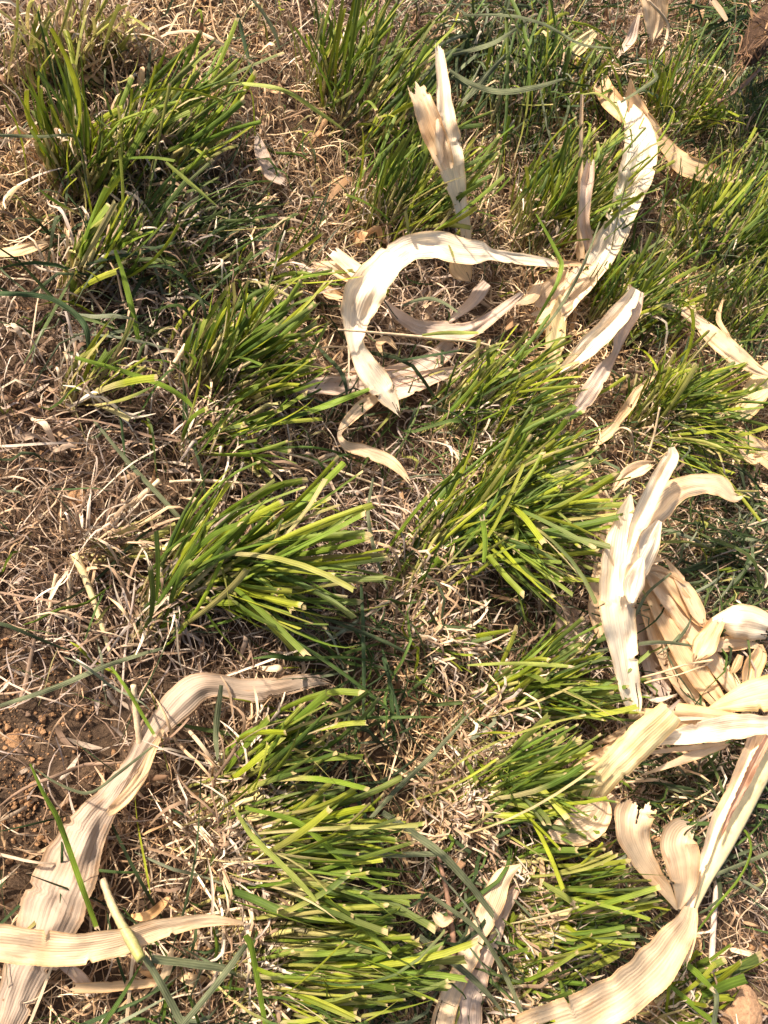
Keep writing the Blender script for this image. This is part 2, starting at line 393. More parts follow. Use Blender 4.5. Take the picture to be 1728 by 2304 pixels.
def stems(base, tips, n, ht, wpx, jb=12, frac=.45, pal=PALE):
    t = rng.random(n)
    B = polyat(base, t) + rng.normal(0, jb, (n, 2)); T = polyat(tips, np.clip(t + rng.normal(0, .12, n), 0, 1))
    fr = rng.uniform(.15, frac, n)[:, None]; T = B + (T - B) * fr + rng.normal(0, 9, (n, 2))
    P0 = at(B[:, 0], B[:, 1], 0); P0[:, 2] = gz(P0[:, 0], P0[:, 1]) - .003; P1 = at(T[:, 0], T[:, 1], ht * fr[:, 0] * 1.1)
    K = 6; u = np.linspace(0, 1, K)[None, :, None]
    P = P0[:, None] * (1 - u) + P1[:, None] * u; P[:, 1:-1] += rng.normal(0, .0016, (n, K - 2, 3))
    rad = (wpx * px2m(P1) * rng.uniform(.25, .55, n) * .8)[:, None] * np.linspace(1.1, .75, K)[None]
    c = pal[rng.integers(0, len(pal), n)] * rng.uniform(.75, 1.1, (n, 1)); c2 = YEL[rng.integers(0, 4, n)]
    col = c[:, None] * (1 - u * .6) + c2[:, None] * u * .6
    return tubes(P, rad, col, 6)

def drysheaths(base, n, ht, tips):
    t = rng.random(n); B = polyat(base, t) + rng.normal(0, 22, (n, 2)); P0 = at(B[:, 0], B[:, 1], 0)
    T = polyat(tips, t); Q = at(T[:, 0], T[:, 1], ht * .5); hd = np.arctan2(Q[:, 1] - P0[:, 1], Q[:, 0] - P0[:, 0])
    return strands(P0[:, :2], .03, .085, .0012, .003, .35, .002, .03, STRAWC, K=9, zwave=.015, heading=hd, hs=.9)

def tussock(label, base, tips, n, ht, wpx, pal=GREEN, group=None, dead=60, nst=None, name='grass_tussock', cat='grass tussock', mat=None, **kw):
    c = np.mean(np.asarray(base, float), 0); pc = at(c[0], c[1], 0)
    root = empty(name, tuple(pc)); tag(root, label, cat, group)
    v, q, cl, u = blades(base, tips, n, ht, wpx, pal=pal, **kw)
    mesh_obj('blades', v, q, mat or M_BLADE, root, cl, u)
    nst = int(n * .55) if nst is None else nst
    if nst:
        v, q, cl, u = stems(base, tips, nst, ht, wpx); mesh_obj('stems', v, q, M_STEM, root, cl, u)
    if dead:
        v, q, cl, u = drysheaths(base, dead, ht, tips); mesh_obj('dry_sheaths', v, q, M_STRAW, root, cl, u)
    return root

TG = 'cut green tussocks standing in the straw'
TU = [
 ('upright thick-stalked tussock in the top left corner of the ground, its blades pointing straight up', [(120,390),(200,420)], [(0,90),(60,150),(125,5),(150,60),(175,110)], 34, .15, 15, dict(jb=16, dead=60)),
 ('broad tangled green tussock right of the upright stalks at top left', [(190,430),(250,360),(340,400)], [(215,280),(290,250),(360,170),(440,110),(520,90),(520,180),(500,260)], 105, .13, 14, dict(jb=34, jt=26, dead=140)),
 ('small tussock of stout stalks above the folded straw leaf at the left edge', [(140,640),(200,600)], [(195,450),(230,350),(262,350),(300,400),(400,480)], 26, .13, 18, dict(jb=10, dead=60)),
 ('dark loose tussock lying right of the stout-stalked small one at the left', [(260,560),(360,520),(420,600)], [(360,330),(470,400),(540,420),(620,440),(620,520)], 60, .09, 11, dict(pal=DEEP, jb=30, jt=30, dead=80)),
 ('yellow-stalked tussock cut off by the top edge at far left', [(60,200),(180,170),(250,110)], [(30,-10),(110,-30),(210,-20),(270,30),(330,60)], 50, .12, 13, dict(pal=YEL, jb=24, palebase=1.8, dead=120)),
 ('tall bright tussock at the top edge left of the frayed upright corn leaf', [(690,210),(740,260),(800,330)], [(680,20),(760,-40),(860,-30),(985,20),(970,100),(940,190)], 120, .14, 13, dict(jb=22, jt=22, dead=120)),
 ('slim bright tussock around the foot of the frayed upright corn leaf', [(780,500),(840,520),(900,470)], [(840,260),(900,220),(960,230),(1040,250),(1095,285),(1070,370),(1030,440)], 105, .13, 11, dict(jb=24, jt=20, dead=120)),
 ('dense tussock between the thin straw stake and the white folded corn leaf', [(1120,500),(1180,530),(1230,500)], [(1170,345),(1230,290),(1310,250),(1370,265),(1460,290),(1420,380),(1370,430)], 150, .12, 10, dict(jb=20, dead=110)),
 ('fine dark-green tussock near the brown root clump at top right', [(1380,250),(1440,290),(1500,280)], [(1420,120),(1480,75),(1530,95),(1565,150),(1555,210),(1580,250)], 140, .11, 8, dict(jb=18, dead=50)),
 ('bright tussock against the right edge beside the tan bent corn leaf', [(1460,520),(1530,560),(1600,560)], [(1500,370),(1570,330),(1640,300),(1720,330),(1720,430),(1690,500)], 150, .11, 9, dict(jb=24, dead=90)),
 ('yellow-green tussock just right of the corn leaf junction', [(1270,660),(1330,700),(1400,690)], [(1330,560),(1400,500),(1450,520),(1500,560),(1520,620),(1470,680)], 120, .10, 10, dict(jb=22, dead=80)),
 ('sparse tussock at the right edge above the bent tan corn blade', [(1540,690),(1620,710)], [(1550,590),(1630,550),(1710,570),(1720,660)], 110, .09, 9, dict(jb=28, dead=80)),
 ('bright tussock left of the corn leaf ring', [(400,850),(460,810),(500,880)], [(455,665),(520,620),(590,590),(650,610),(700,670),(730,720),(715,790),(690,820)], 95, .13, 17, dict(jb=16, dead=80)),
 ('small tussock with a thick pale stem below the bright one left of the ring', [(385,985),(420,960)], [(470,870),(540,880),(610,830),(700,850),(610,935)], 22, .11, 15, dict(jb=8, dead=50, nst=14)),
 ('loose tussock under the right end of the corn leaf ring', [(930,900),(1000,930),(1060,930)], [(1060,760),(1150,715),(1230,750),(1270,800),(1250,850),(1240,880)], 110, .11, 12, dict(jb=22, dead=90)),
 ('short tussock directly above the biggest central tussock', [(1000,1060),(1060,1020)], [(1110,890),(1170,880),(1230,900),(1285,900),(1270,960)], 60, .12, 14, dict(jb=18, dead=60)),
 ('biggest dense tussock at the centre, left of the pale husk pile', [(870,1270),(920,1180),(970,1100),(990,1060)], [(1050,990),(1110,950),(1190,960),(1270,960),(1330,1040),(1360,1120),(1330,1160),(1290,1210),(1250,1260),(1200,1300)], 230, .13, 16, dict(jb=24, jt=18, dead=320, nst=170)),
 ('spreading tussock above the husk pile at the right', [(1360,940),(1390,880),(1400,960)], [(1440,770),(1520,760),(1600,790),(1650,870),(1640,960),(1620,1010),(1600,1050)], 150, .12, 11, dict(jb=18, jt=22, dead=110)),
 ('wide-bladed tussock at centre left with a fan of cut blades to the right', [(300,1390),(340,1300),(370,1220),(420,1200)], [(470,1000),(560,1060),(650,1060),(750,1060),(790,1120),(815,1190),(840,1240),(770,1310),(700,1370),(650,1400)], 120, .14, 20, dict(jb=18, jt=22, dead=130)),
 ('tussock whose tips reach the lower tongue of the husk pile', [(1000,1580),(1040,1520),(1090,1470)], [(1230,1370),(1310,1370),(1320,1420),(1385,1500),(1400,1520),(1320,1560)], 85, .11, 17, dict(jb=20, dead=110)),
 ('reddish-footed tussock left of the broad folded yellow sheath', [(940,1780),(970,1700),(1010,1620)], [(1240,1560),(1285,1600),(1290,1660),(1300,1710),(1310,1745),(1270,1800),(1220,1830)], 150, .12, 16, dict(jb=26, dead=320, nst=150, palebase=1.3)),
 ('low tussock under the two curled leaves of the corn stalk', [(1080,1880),(1110,1960),(1100,2050)], [(1290,1800),(1360,1850),(1430,1920),(1420,1960),(1420,2010),(1350,2060)], 95, .10, 17, dict(jb=24, dead=90)),
 ('tussock with wide shining blades right of the long brown corn leaf', [(470,1700),(520,1640)], [(600,1560),(700,1530),(775,1480),(770,1560),(755,1600),(760,1650)], 34, .14, 24, dict(jb=14, dead=90)),
 ('large pale-footed tussock in the lower left with blades fanned to the right', [(430,1780),(480,1840),(520,1920)], [(740,1640),(830,1700),(860,1760),(910,1790),(880,1850),(900,1910),(880,1960),(820,1990)], 100, .13, 18, dict(jb=28, dead=260, nst=110, palebase=1.3)),
 ('pale-stemmed tussock on the bottom edge right of the crossing corn leaf', [(480,2010),(530,2090),(560,2180)], [(860,1980),(950,2010),(1010,2080),(900,2110),(990,2130),(830,2160),(850,2210),(760,2230)], 110, .12, 18, dict(jb=34, dead=170, nst=110, palebase=1.3)),
 ('wide-bladed tussock in the lower right beside the round clod', [(1400,2130),(1430,2200),(1400,2250)], [(1520,2050),(1580,2060),(1620,2050),(1560,2110),(1570,2140),(1550,2170),(1480,2250)], 26, .08, 21, dict(jb=20, dead=40)),
 ('small knot of green-yellow culms at the left edge below the stout stalks', [(140,880),(170,870)], [(205,720),(240,700),(350,770),(350,800),(340,830)], 12, .10, 17, dict(jb=6, palebase=1.9, dead=30, nst=8)),
 ('thin tussock among the bluish blades at the top, right of the frayed leaf', [(1050,270),(1150,280),(1260,200)], [(1080,40),(1150,-10),(1250,20),(1300,90),(1290,180)], 90, .10, 9, dict(jb=44, dead=50)),
 ('dark tussock at the right edge below the top right corner', [(1560,330),(1630,300)], [(1560,200),(1640,150),(1720,180),(1720,280)], 90, .10, 7, dict(pal=DEEP, jb=30, dead=30)),
 ('sparse tussock on the bottom edge right of the split corn leaf', [(1080,2110),(1100,2180)], [(1230,2010),(1300,2060),(1290,2130),(1260,2200)], 26, .09, 15, dict(jb=22, dead=60)),
 ('sparse long-bladed tussock above the bright one left of the ring', [(520,640),(560,610)], [(620,540),(700,520),(780,575),(700,610)], 14, .10, 13, dict(jb=16, dead=50)),
 ('very sparse tussock in the straw below the biggest one', [(880,1410),(900,1380)], [(1000,1340),(1050,1390),(1030,1430)], 10, .07, 11, dict(jb=14, dead=60)),
 ('few-bladed tussock between the pale stub and the bright tussock at centre left', [(500,990),(480,960)], [(600,930),(665,1010),(560,1060)], 7, .09, 14, dict(jb=10, dead=40)),
 ('thick yellowish stalks lying right of the fallen pale culm at the left', [(170,1215),(200,1190)], [(420,1165),(340,1200),(480,1060),(470,1240)], 11, .08, 19, dict(pal=YEL, jb=10, dead=70, palebase=1.8)),
]
for lab, b, t, n, ht, wp, kw in TU:
    tussock(lab, b, t, n, ht, wp, group=TG, **kw)

# radial bluish tufts that were not cut
def radial(label, cx, cy, rx, ry, n, ht, wpx, pal, a0=0, a1=360):
    an = np.sort(rng.uniform(R(a0), R(a1), n)); tips = [(cx + rx * math.cos(a), cy - ry * math.sin(a)) for a in an]
    tussock(label, [(cx, cy), (cx + 1, cy)], tips, n, ht, wpx, pal=pal, group='uncut bluish tufts', dead=30, nst=6, name='grass_tuft', cat='grass tuft',
            mat=M_BLUE, jb=8, jt=22, cut=False, droop=.22, palebase=.2)
radial('bluish uncut tuft spreading over the ground right of the husk pile', 1570, 1215, 170, 120, 90, .08, 11, BLUE)
radial('dark uncut tuft above the husk pile near the right edge', 1610, 1110, 120, 80, 50, .07, 9, np.concatenate([BLUE, DEEP]))
radial('dark uncut tuft in the top right corner', 1600, 60, 140, 90, 90, .08, 8, DEEP)
radial('grey-green uncut tuft at the top, left of the small curled tan leaf', 1040, 120, 140, 110, 110, .09, 11, BLUE)
radial('dark uncut tuft under the stalk on the right, by the folded sheath', 1480, 1700, 120, 90, 60, .05, 10, BLUE)

# ------------------------------------------------------------------ loose clippings of grass: stuff, by patches
def clippings():
    parts = []
    GAP = [(790,1450,170,1),(700,1550,90,.8),(330,600,200,.9),(560,560,150,.8),(300,800,140,.8),(900,1350,100,.6),(860,950,130,1),(760,2190,220,1),(1000,1950,160,1),(1150,2120,170,1),(480,2150,200,1),
           (1180,120,260,1),(1580,180,220,1),(1600,620,160,.9),(1400,720,120,.7),(1550,1200,190,1),(1550,1760,170,1),(1100,1400,140,.8),(1000,520,120,.5),(650,700,100,.7),(650,950,110,.7),(120,1400,120,.6),(250,250,240,.6),(820,330,160,.4)]
    for dens, lo, hi, wl, wh, pl, fl in ((2600, .03, .10, .0008, .0024, np.concatenate([DEEP, DEEP, BLUE]), .22), (1100, .02, .075, .001, .003, np.concatenate([GREEN * .8, YEL * .6, YEL * .8]), .35)):
        p, x, y = scatter(dens); k = rng.random(len(p)) < np.maximum(blob(x, y, GAP), fl) * (1 - .8 * blob(x, y, BARE)); p = p[k]
        parts.append(strands(p, lo, hi, wl, wh, .06, .003, .024, pl, K=8, zwave=.012))
    D = [(1080,130,130,1),(1180,200,120,.8),(1620,120,140,1),(1640,250,100,.8),(330,560,150,.6),(560,600,100,.5),(320,720,110,.8),(790,1450,120,.8),(800,1600,90,.7),
         (1560,1180,150,.9),(1500,1740,120,1),(1600,1780,90,.9),(1400,700,60,.4),(1600,650,90,.8),(860,930,80,.7),(930,1960,120,.7),(700,2180,160,.8),(1200,2060,120,.6),
         (130,1420,80,.4),(430,2130,130,.8),(1540,560,90,.5),(620,1450,90,.5),(1200,1350,80,.5)]
    p, x, y = scatter(7000); k = rng.random(len(p)) < blob(x, y, D) * .8; p = p[k]
    parts.append(strands(p, .05, .15, .0014, .004, .035, .006, .035, np.concatenate([BLUE, DEEP]), K=9, zwave=.014))
    v, q, c, u = join(parts)
    tag(mesh_obj('cut_grass_litter', v, q, M_BLUE, col=c, uv=u), 'loose dark green and bluish cut grass lying through the straw', 'cut grass', kind='stuff')
clippings()

# ------------------------------------------------------------------ traced leaves and straws
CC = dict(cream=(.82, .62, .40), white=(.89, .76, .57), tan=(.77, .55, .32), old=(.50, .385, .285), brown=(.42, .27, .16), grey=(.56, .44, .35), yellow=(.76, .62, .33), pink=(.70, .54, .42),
          blue=(.15, .165, .085), dark=(.055, .09, .035), green=(.16, .235, .022), lime=(.33, .37, .08), straw=(.72, .54, .34), olive=(.30,.30,.08), wood=(.34,.19,.12))

def leaf(name, pts, h=(2, 2), colour='cream', mat=None, parent=None, nc=19, tilt=.5, cup=.0, wavy=.14, fold=.0, rag=.035, end='rag', tipcol=None, arch=0, lift=1.0, crumple=.05):
    """a traced strip: pts are (x, y, width[, height cm]); its edges get their own heights"""
    pts = [tuple(p) for p in pts]
    full = any(len(p) > 3 for p in pts)
    A = np.array([(p[0], p[1], p[2], p[3] if len(p) > 3 else 0) for p in pts], float)
    s = np.r_[0, np.cumsum(np.linalg.norm(np.diff(A[:, :2], axis=0), axis=1))]; L = s[-1]
    if not full: A[:, 3] = np.interp(s / L, np.linspace(0, 1, len(h)), h) + arch * np.sin(s / L * np.pi)
    m = int(max(12, min(200, L / 4)))
    Q = catmull(A, m); Q[:, 2] = np.clip(Q[:, 2], 1.2, None); H = (Q[:, 3] + lift) / 100
    Tn = np.gradient(Q[:, :2], axis=0); Tn /= np.linalg.norm(Tn, axis=1)[:, None]; nr = np.stack([-Tn[:, 1], Tn[:, 0]], -1)
    sc = px2m(at(Q[:, 0], Q[:, 1], H))
    u = np.linspace(-.5, .5, nc); ss = np.linspace(0, L, m)
    def wob(fr, n=3):
        o = np.zeros(m)
        for k in range(n): o += np.sin(ss / 100 * fr * rng.uniform(.5, 1.6) * 6.28 + rng.uniform(0, 6.28)) / n
        return o
    ti = tilt * wob(.5) ; wl, wr = 1 + wob(1.3) * .06 + wob(6) * rag * .5, 1 + wob(1.5) * .06 + wob(7) * rag * .5
    if nc >= 7:
        for _ in range(int(L / 160)):                      # little tears in the edge
            k = rng.integers(2, m - 2); d = rng.uniform(.7, .88)
            (wl if rng.random() < .5 else wr)[k:k + 2] *= d
    Pp = np.zeros((m, nc, 3)); e = 1.2 + wob(1.5) * .6
    w1, w2, w3 = wob(1.1), wob(1.3), wob(.9)
    pf = rng.uniform(14, 26); pp = rng.uniform(0, 6.28); pa = wob(.5) * 1.2; fo = rng.uniform(-.3, .3); fa = rng.choice([-1, 1, 1]) * rng.uniform(.18, .42) * (1 + .5 * wob(.6))
    crs = [(rng.uniform(.006, .022), rng.uniform(-7, 7), rng.uniform(0, 6.28), rng.uniform(.3, 1)) for _ in range(6)]
    for j, uu in enumerate(u):
        ww = Q[:, 2] * (wl if uu < 0 else wr)
        X = Q[:, 0] + nr[:, 0] * ww * uu; Y = Q[:, 1] + nr[:, 1] * ww * uu
        wm = Q[:, 2] * sc
        hh = H + ti * uu * wm + cup * (uu * 2) ** 2 * wm * .5 + wavy * wm * (abs(uu * 2) ** 1.5) * (w1 if uu < 0 else w2) + wavy * .3 * wm * w3 * math.cos(uu * 5)
        hh += fold * wm * (abs(uu) * 2 - .5)
        if nc >= 9:
            hh += wm * .019 * np.sin(uu * pf + pp + pa) + wm * .007 * np.sin(uu * pf * 2.3 + pp * 2 - pa)
            hh += crumple * wm * sum(a_ * (np.abs(np.sin(f_ * ss + g_ * uu + p_)) - .6) for f_, g_, p_, a_ in crs)
            hh += fa * wm * (np.abs(uu - fo - .1 * w3) - .25)
        hh = np.maximum(hh, .004 + .0015 * wob(2, 1))
        Pp[:, j] = at(X, Y, hh)
    if end == 'rag':
        d = Pp[-1] - Pp[-3]; Pp[-1] += d * rng.uniform(-.6, 1.3, nc)[:, None]
    elif end == 'both':
        d = Pp[-1] - Pp[-3]; Pp[-1] += d * rng.uniform(-.6, 1.5, nc)[:, None]; d = Pp[0] - Pp[2]; Pp[0] += d * rng.uniform(-.6, 1.5, nc)[:, None]
    idx = np.arange(m * nc).reshape(m, nc)
    q = np.stack([idx[:-1, :-1], idx[:-1, 1:], idx[1:, 1:], idx[1:, :-1]], -1).reshape(-1, 4)
    if nc >= 15 and mat is None:
        kill = np.zeros((m - 1, nc - 1), bool)
        wmax = Q[:, 2].max()
        for _ in range(int(wmax / 45)):                    # long splits between the veins
            j = rng.integers(2, nc - 3); kill[m - rng.integers(5, max(6, m // 4)):, j] = True
        for side in ((-1,) if end == 'rag' else (-1, 1)):   # frayed ends
            cut_ = np.convolve(rng.uniform(0, 1, nc + 1) ** 2, [.25, .5, .25], 'same')[:nc - 1] * min(9, m // 7)
            for j in range(nc - 1):
                k = int(cut_[j])
                if k: kill[(slice(-k, None) if side == -1 else slice(0, k)), j] = True
        q = q[~kill.reshape(-1)]
    c = np.array(CC[colour]); col = np.broadcast_to(c, (m, nc, 3)).copy() * (1 + .08 * wob(1.2))[:, None, None]
    if nc >= 7:
        col *= (1 - (np.clip(np.abs(u) * 2 - .78, 0, 1) / .22)[:, None] * np.array([.02, .16, .34]))[None]
        col *= 1 + .10 * np.clip(wob(.8), 0, 1)[:, None, None] * np.array([.0, -.8, -1.6]); col[:, nc // 2] *= 1.05
    if tipcol is not None: col[-2:] = CC[tipcol]
    lm = ss * sc.mean()
    uv = np.stack(np.broadcast_arrays(u[None, :] + .5 + rng.integers(0, 50) * 2, (lm * 12)[:, None] + rng.random() * 30), -1)
    return mesh_obj(name, Pp, q, mat or M_CORN, parent, col, uv)

def corn(label, pts, h=(2, 2), colour='cream', group='dry corn leaves lying over the grass', **kw):
    o = leaf('corn_leaf', pts, h, colour, **kw)
    return tag(o, label, 'corn leaf', group)

corn('long corn leaf bent into an open ring at the centre, its tail hanging down', [(1205,570,14,5),(1147,562,24,5.5),(1095,555,26,6),(1062,549,26,6),(1040,545,46,6.5),(997,542,58,7),(941,528,60,7),(885,536,57,7),(844,562,66,7),(808,600,76,6.5),(783,642,88,6),(769,689,62,5),(768,739,36,4.5),(785,780,46,4),(813,822,56,3.5),(841,861,38,3),(863,897,5,2.5)], colour='white', tilt=.5, cup=.25, wavy=.12)
corn('short flared corn leaf end at the upper left shoulder of the ring', [(716,540,26),(745,565,30),(785,598,34),(800,615,20)], (4.5, 5), 'white', end='both', tilt=.3)
corn('small tan corn leaf end left of the flared white one', [(686,572,18),(725,580,30),(770,603,34)], (3.5, 4), 'cream', end='both')
corn('slack corn leaf curving along the lower inside of the ring', [(830,650,8),(863,682,24),(902,706,32),(955,713,40),(1010,714,36),(1052,692,28),(1102,655,20),(1138,628,14)], (3, 2.5, 4), 'pink', cup=.3)
corn('short upright corn leaf scrap inside the ring', [(1052,611,22),(1035,632,30),(1019,653,26),(990,678,16),(968,696,6)], (3, 2), 'pink')
corn('flat greyish corn leaf passing under the tail of the ring', [(636,845,6),(690,833,38),(760,830,42),(830,815,44),(890,800,44),(935,778,42),(972,748,38),(985,735,26)], (1.5, 2), 'pink', cup=.15)
corn('short corn leaf below the greyish one, tip pointing right', [(842,848,44),(875,832,50),(908,822,40),(969,803,22),(1024,786,6)], (2.2, 2.5), 'pink', cup=.2)
corn('narrow corn leaf with a curled brown tip below the ring tail', [(812,856,24),(780,880,28),(752,908,22),(733,938,10),(748,962,20),(785,973,28),(840,995,26),(868,1020,16),(892,1050,3)], (2.5, 3, 3), 'cream', tilt=.6)
corn('tan torn flap hanging under the top of the ring', [(985,560,30),(995,580,52),(1008,597,30),(1014,606,8)], (5, 3), 'tan')
corn('frayed upright corn leaf at the upper centre', [(947,96,18,15),(955,160,26,14.5),(960,220,34,14),(966,290,54,13),(976,360,56,11),(992,430,34,8),(1006,500,24,5),(1012,580,8,2)], colour='white', end='both', tilt=.5, fold=.3)
corn('corn leaf with a curled torn top left of the frayed upright one', [(898,188,36,14),(915,225,46,14),(932,275,52,13),(950,320,48,12),(968,370,28,11)], colour='cream', end='both', cup=.4)
corn('bright white folded corn leaf running down from the upper right to the junction', [(1340,215,20,5),(1372,262,52,7),(1384,315,72,8),(1374,375,76,7.5),(1355,430,62,6),(1332,490,60,5),(1308,535,60,4),(1275,585,54,3),(1232,632,58,2.5),(1202,680,46,2),(1192,742,38,1.5)], colour='white', tilt=.25, wavy=.07)
corn('tan bent corn leaf crossing behind the white folded one at top right', [(1292,168,40,3),(1312,205,44,4),(1340,235,46,5),(1381,256,50,5),(1412,284,36,4),(1442,318,32,3.5),(1473,351,46,3),(1519,370,46,2.5),(1564,378,32,2),(1618,366,10,1.5)], colour='tan', end='both', tilt=.6)
corn('small pointed tan corn leaf standing over the bend at top right', [(1362,172,5),(1365,205,26),(1376,235,40),(1388,256,38)], (8, 5), 'tan')
corn('thin straight corn straw standing left of the white folded leaf', [(1257,204,7),(1255,300,9),(1254,400,12),(1253,480,14),(1254,560,18)], (12, 2), 'cream', nc=7, fold=.4)
corn('folded narrow corn leaf beside the thin straight straw', [(1277,340,16),(1270,385,28),(1264,430,26),(1262,480,24),(1270,520,22),(1273,552,8)], (9, 7, 3), 'pink', fold=.5, end='both')
corn('reddish leaf sheath stub joining the ring to the junction', [(1203,569,20),(1235,569,13),(1273,573,4)], (5, 4.5), 'tan', nc=7, cup=.6)
corn('brown-edged corn sheath curving down from the junction', [(1296,570,24),(1272,600,36),(1245,632,40),(1200,668,38),(1150,690,30)], (3.5, 2), 'cream')
corn('crumpled scrap of corn leaf left of the junction', [(1232,580,22),(1210,612,46),(1180,642,50),(1160,668,26)], (3, 1.5), 'cream', end='both', wavy=.3)
corn('pale yellow corn leaf ending below the junction', [(1222,640,28),(1205,690,40),(1198,745,40),(1196,800,12)], (2.6, 2), 'yellow')
corn('white corn leaf slanting down left of its brown-streaked twin', [(1374,624,22),(1350,664,42),(1311,709,46),(1268,751,42),(1228,788,26),(1204,808,5)], (8, 7, 3), 'white', fold=.3, end='rag')
corn('brown-streaked corn leaf twin, narrow in the middle', [(1384,630,16),(1366,675,34),(1341,721,30),(1329,762,15),(1305,797,32),(1280,837,38),(1250,880,30),(1205,912,10)], (7, 5, 3), 'pink', tilt=.6)
corn('broad pale corn leaf at the right edge with a twisted stem', [(1415,652,10),(1470,668,22),(1503,690,24),(1535,720,38),(1578,757,44),(1625,792,28),(1668,815,10)], (3, 4, 4), 'cream', tilt=.5)
corn('crumpled bright corn leaf on the right edge below the twisted one', [(1680,780,30),(1645,830,56),(1615,875,52),(1592,912,26)], (3, 2), 'yellow', end='both', wavy=.3)
corn('tan corn leaf scrap on the right edge under the crumpled bright one', [(1590,925,16),(1620,955,34),(1655,985,40),(1690,1020,30)], (2.5, 2), 'tan', end='both')
corn('brown corn leaf folded in the shade left of the spreading tussock', [(1421,808,4),(1380,842,16),(1360,874,24),(1335,907,18),(1317,932,24),(1285,956,20)], (5, 2), 'tan', end='both')
corn('tan corn leaf slipping under the right of the biggest tussock', [(1068,860,10),(1110,907,22),(1160,977,32),(1205,1037,36),(1245,1087,40),(1280,1150,30)], (3, 2), 'yellow', tilt=.2)
corn('greyish-brown corn leaf behind the tips of the biggest tussock', [(1212,925,22),(1222,990,34),(1240,1045,34),(1262,1120,40),(1275,1180,36)], (2, 1.5), 'grey', end='both')
corn('curled brown corn leaf above the husk pile', [(1248,1010,16),(1275,1070,34),(1292,1120,38),(1290,1165,20)], (3, 2), 'tan', end='both', cup=.4)
corn('faded corn leaf half hidden under the bright tussock left of the ring', [(562,735,10),(580,690,30),(600,645,40),(612,600,32),(598,560,34),(572,525,36),(560,500,20)], (1.4, 2), 'pink', end='both')
corn('long wide brown corn leaf lying from the lower left corner to the middle', [(-6,2260,56,1),(22,2190,74,1),(52,2110,98,1.4),(86,2040,124,2),(118,1950,138,2.4),(148,1880,128,2.4),(173,1820,106,2.2),(203,1768,80,2.2),(236,1727,62,2.2),(264,1685,50,2.2),(292,1643,40,2.4),(319,1593,42,2.8),(361,1546,58,3.2),(398,1506,70,3.6),(435,1482,60,3.8),(475,1480,46,3.6),(520,1490,50,3.2),(570,1490,50,3),(620,1480,42,2.6),(680,1470,28,2.2),(722,1476,5,2)], colour='old', tilt=.3, wavy=.07)
corn('thin peeling strip beside the long wide brown corn leaf', [(352,1575,8),(325,1630,18),(308,1670,24),(280,1712,26),(245,1748,22),(226,1762,6)], (4, 3), 'tan')
corn('smooth cream corn leaf crossing the lower left corner', [(-70,2030,78),(0,2038,82),(50,2043,82),(120,2051,76),(200,2047,66),(270,2031,56),(340,2008,44),(400,1995,34),(455,1988,26),(500,1991,16),(545,1998,3)], (7, 6, 4), 'cream', tilt=.2, wavy=.05)
corn('small twisted straw leaf at the left edge', [(-20,548,14),(40,541,24),(80,529,22),(107,525,4)], (3, 4), 'tan', tilt=.8)
corn('corn leaf on the bottom edge, left strip of the split one', [(1124,1868,6),(1088,1893,38),(1070,1932,50),(1052,1976,52),(1030,2018,42),(1014,2060,46),(1000,2092,44),(978,2140,44),(958,2200,50),(950,2260,50)], (4, 3, 2), 'cream', tilt=.3)
corn('corn leaf on the bottom edge, shaded right strip of the split one', [(1122,1905,10),(1108,1930,24),(1086,1976,24),(1070,2026,26),(1050,2068,38),(1032,2110,48),(1014,2160,62),(1008,2215,64),(1000,2260,60)], (2.5, 1.5), 'pink', tilt=.25)  # pink instead of the left strip's cream: grass shade put into the colour
corn('white corn husk entering from the top edge at right', [(1418,-40,60),(1414,0,60),(1416,30,52),(1413,62,38),(1409,92,6)], (9, 4), 'cream', fold=.3)
corn('small curled tan leaf near the top edge', [(1288,66,14),(1264,86,30),(1243,106,34),(1230,130,16)], (5, 4), 'yellow', end='both', cup=.4)
corn('pink narrow leaf scrap below the white husk at the top', [(1380,28,8),(1370,60,20),(1362,85,22),(1334,120,8)], (6, 3), 'pink', end='both')
corn('pale pointed leaf end hanging in the dark top right corner', [(1540,0,12),(1556,22,14),(1571,46,8)], (6, 5), 'cream', nc=7)
corn('fallen brown leaf curl beside the straw in the upper middle', [(555,290,10),(565,330,30),(585,370,34),(615,395,16)], (1.5, 2), 'grey', end='both', cup=.5)
corn('crumpled brown leaf half buried at the lower left of the bottom edge', [(130,2080,20),(170,2110,30),(200,2150,24)], (1, 1.4), 'grey', end='both', wavy=.3)
corn('tan strip of straw on the ground at the bottom left', [(160,2135,22),(230,2132,24),(340,2122,18)], (1.5, 1.5), 'tan', nc=7, cup=.4, end='both')
corn('flat orange-tan leaf behind the folded yellow sheath', [(1290,1607,6),(1335,1588,20),(1382,1561,18)], (2, 3), 'tan')
corn('dark tan curled leaf left of the folded yellow sheath', [(1235,1662,18),(1280,1640,28),(1310,1622,22),(1345,1590,8)], (1.6, 3), 'tan', cup=.3)
corn('rounded leaf flap at the lower end of the folded yellow sheath', [(1302,1722,26),(1290,1752,72),(1262,1778,88),(1220,1795,66),(1180,1808,14)], (7, 6), 'cream', cup=.2)

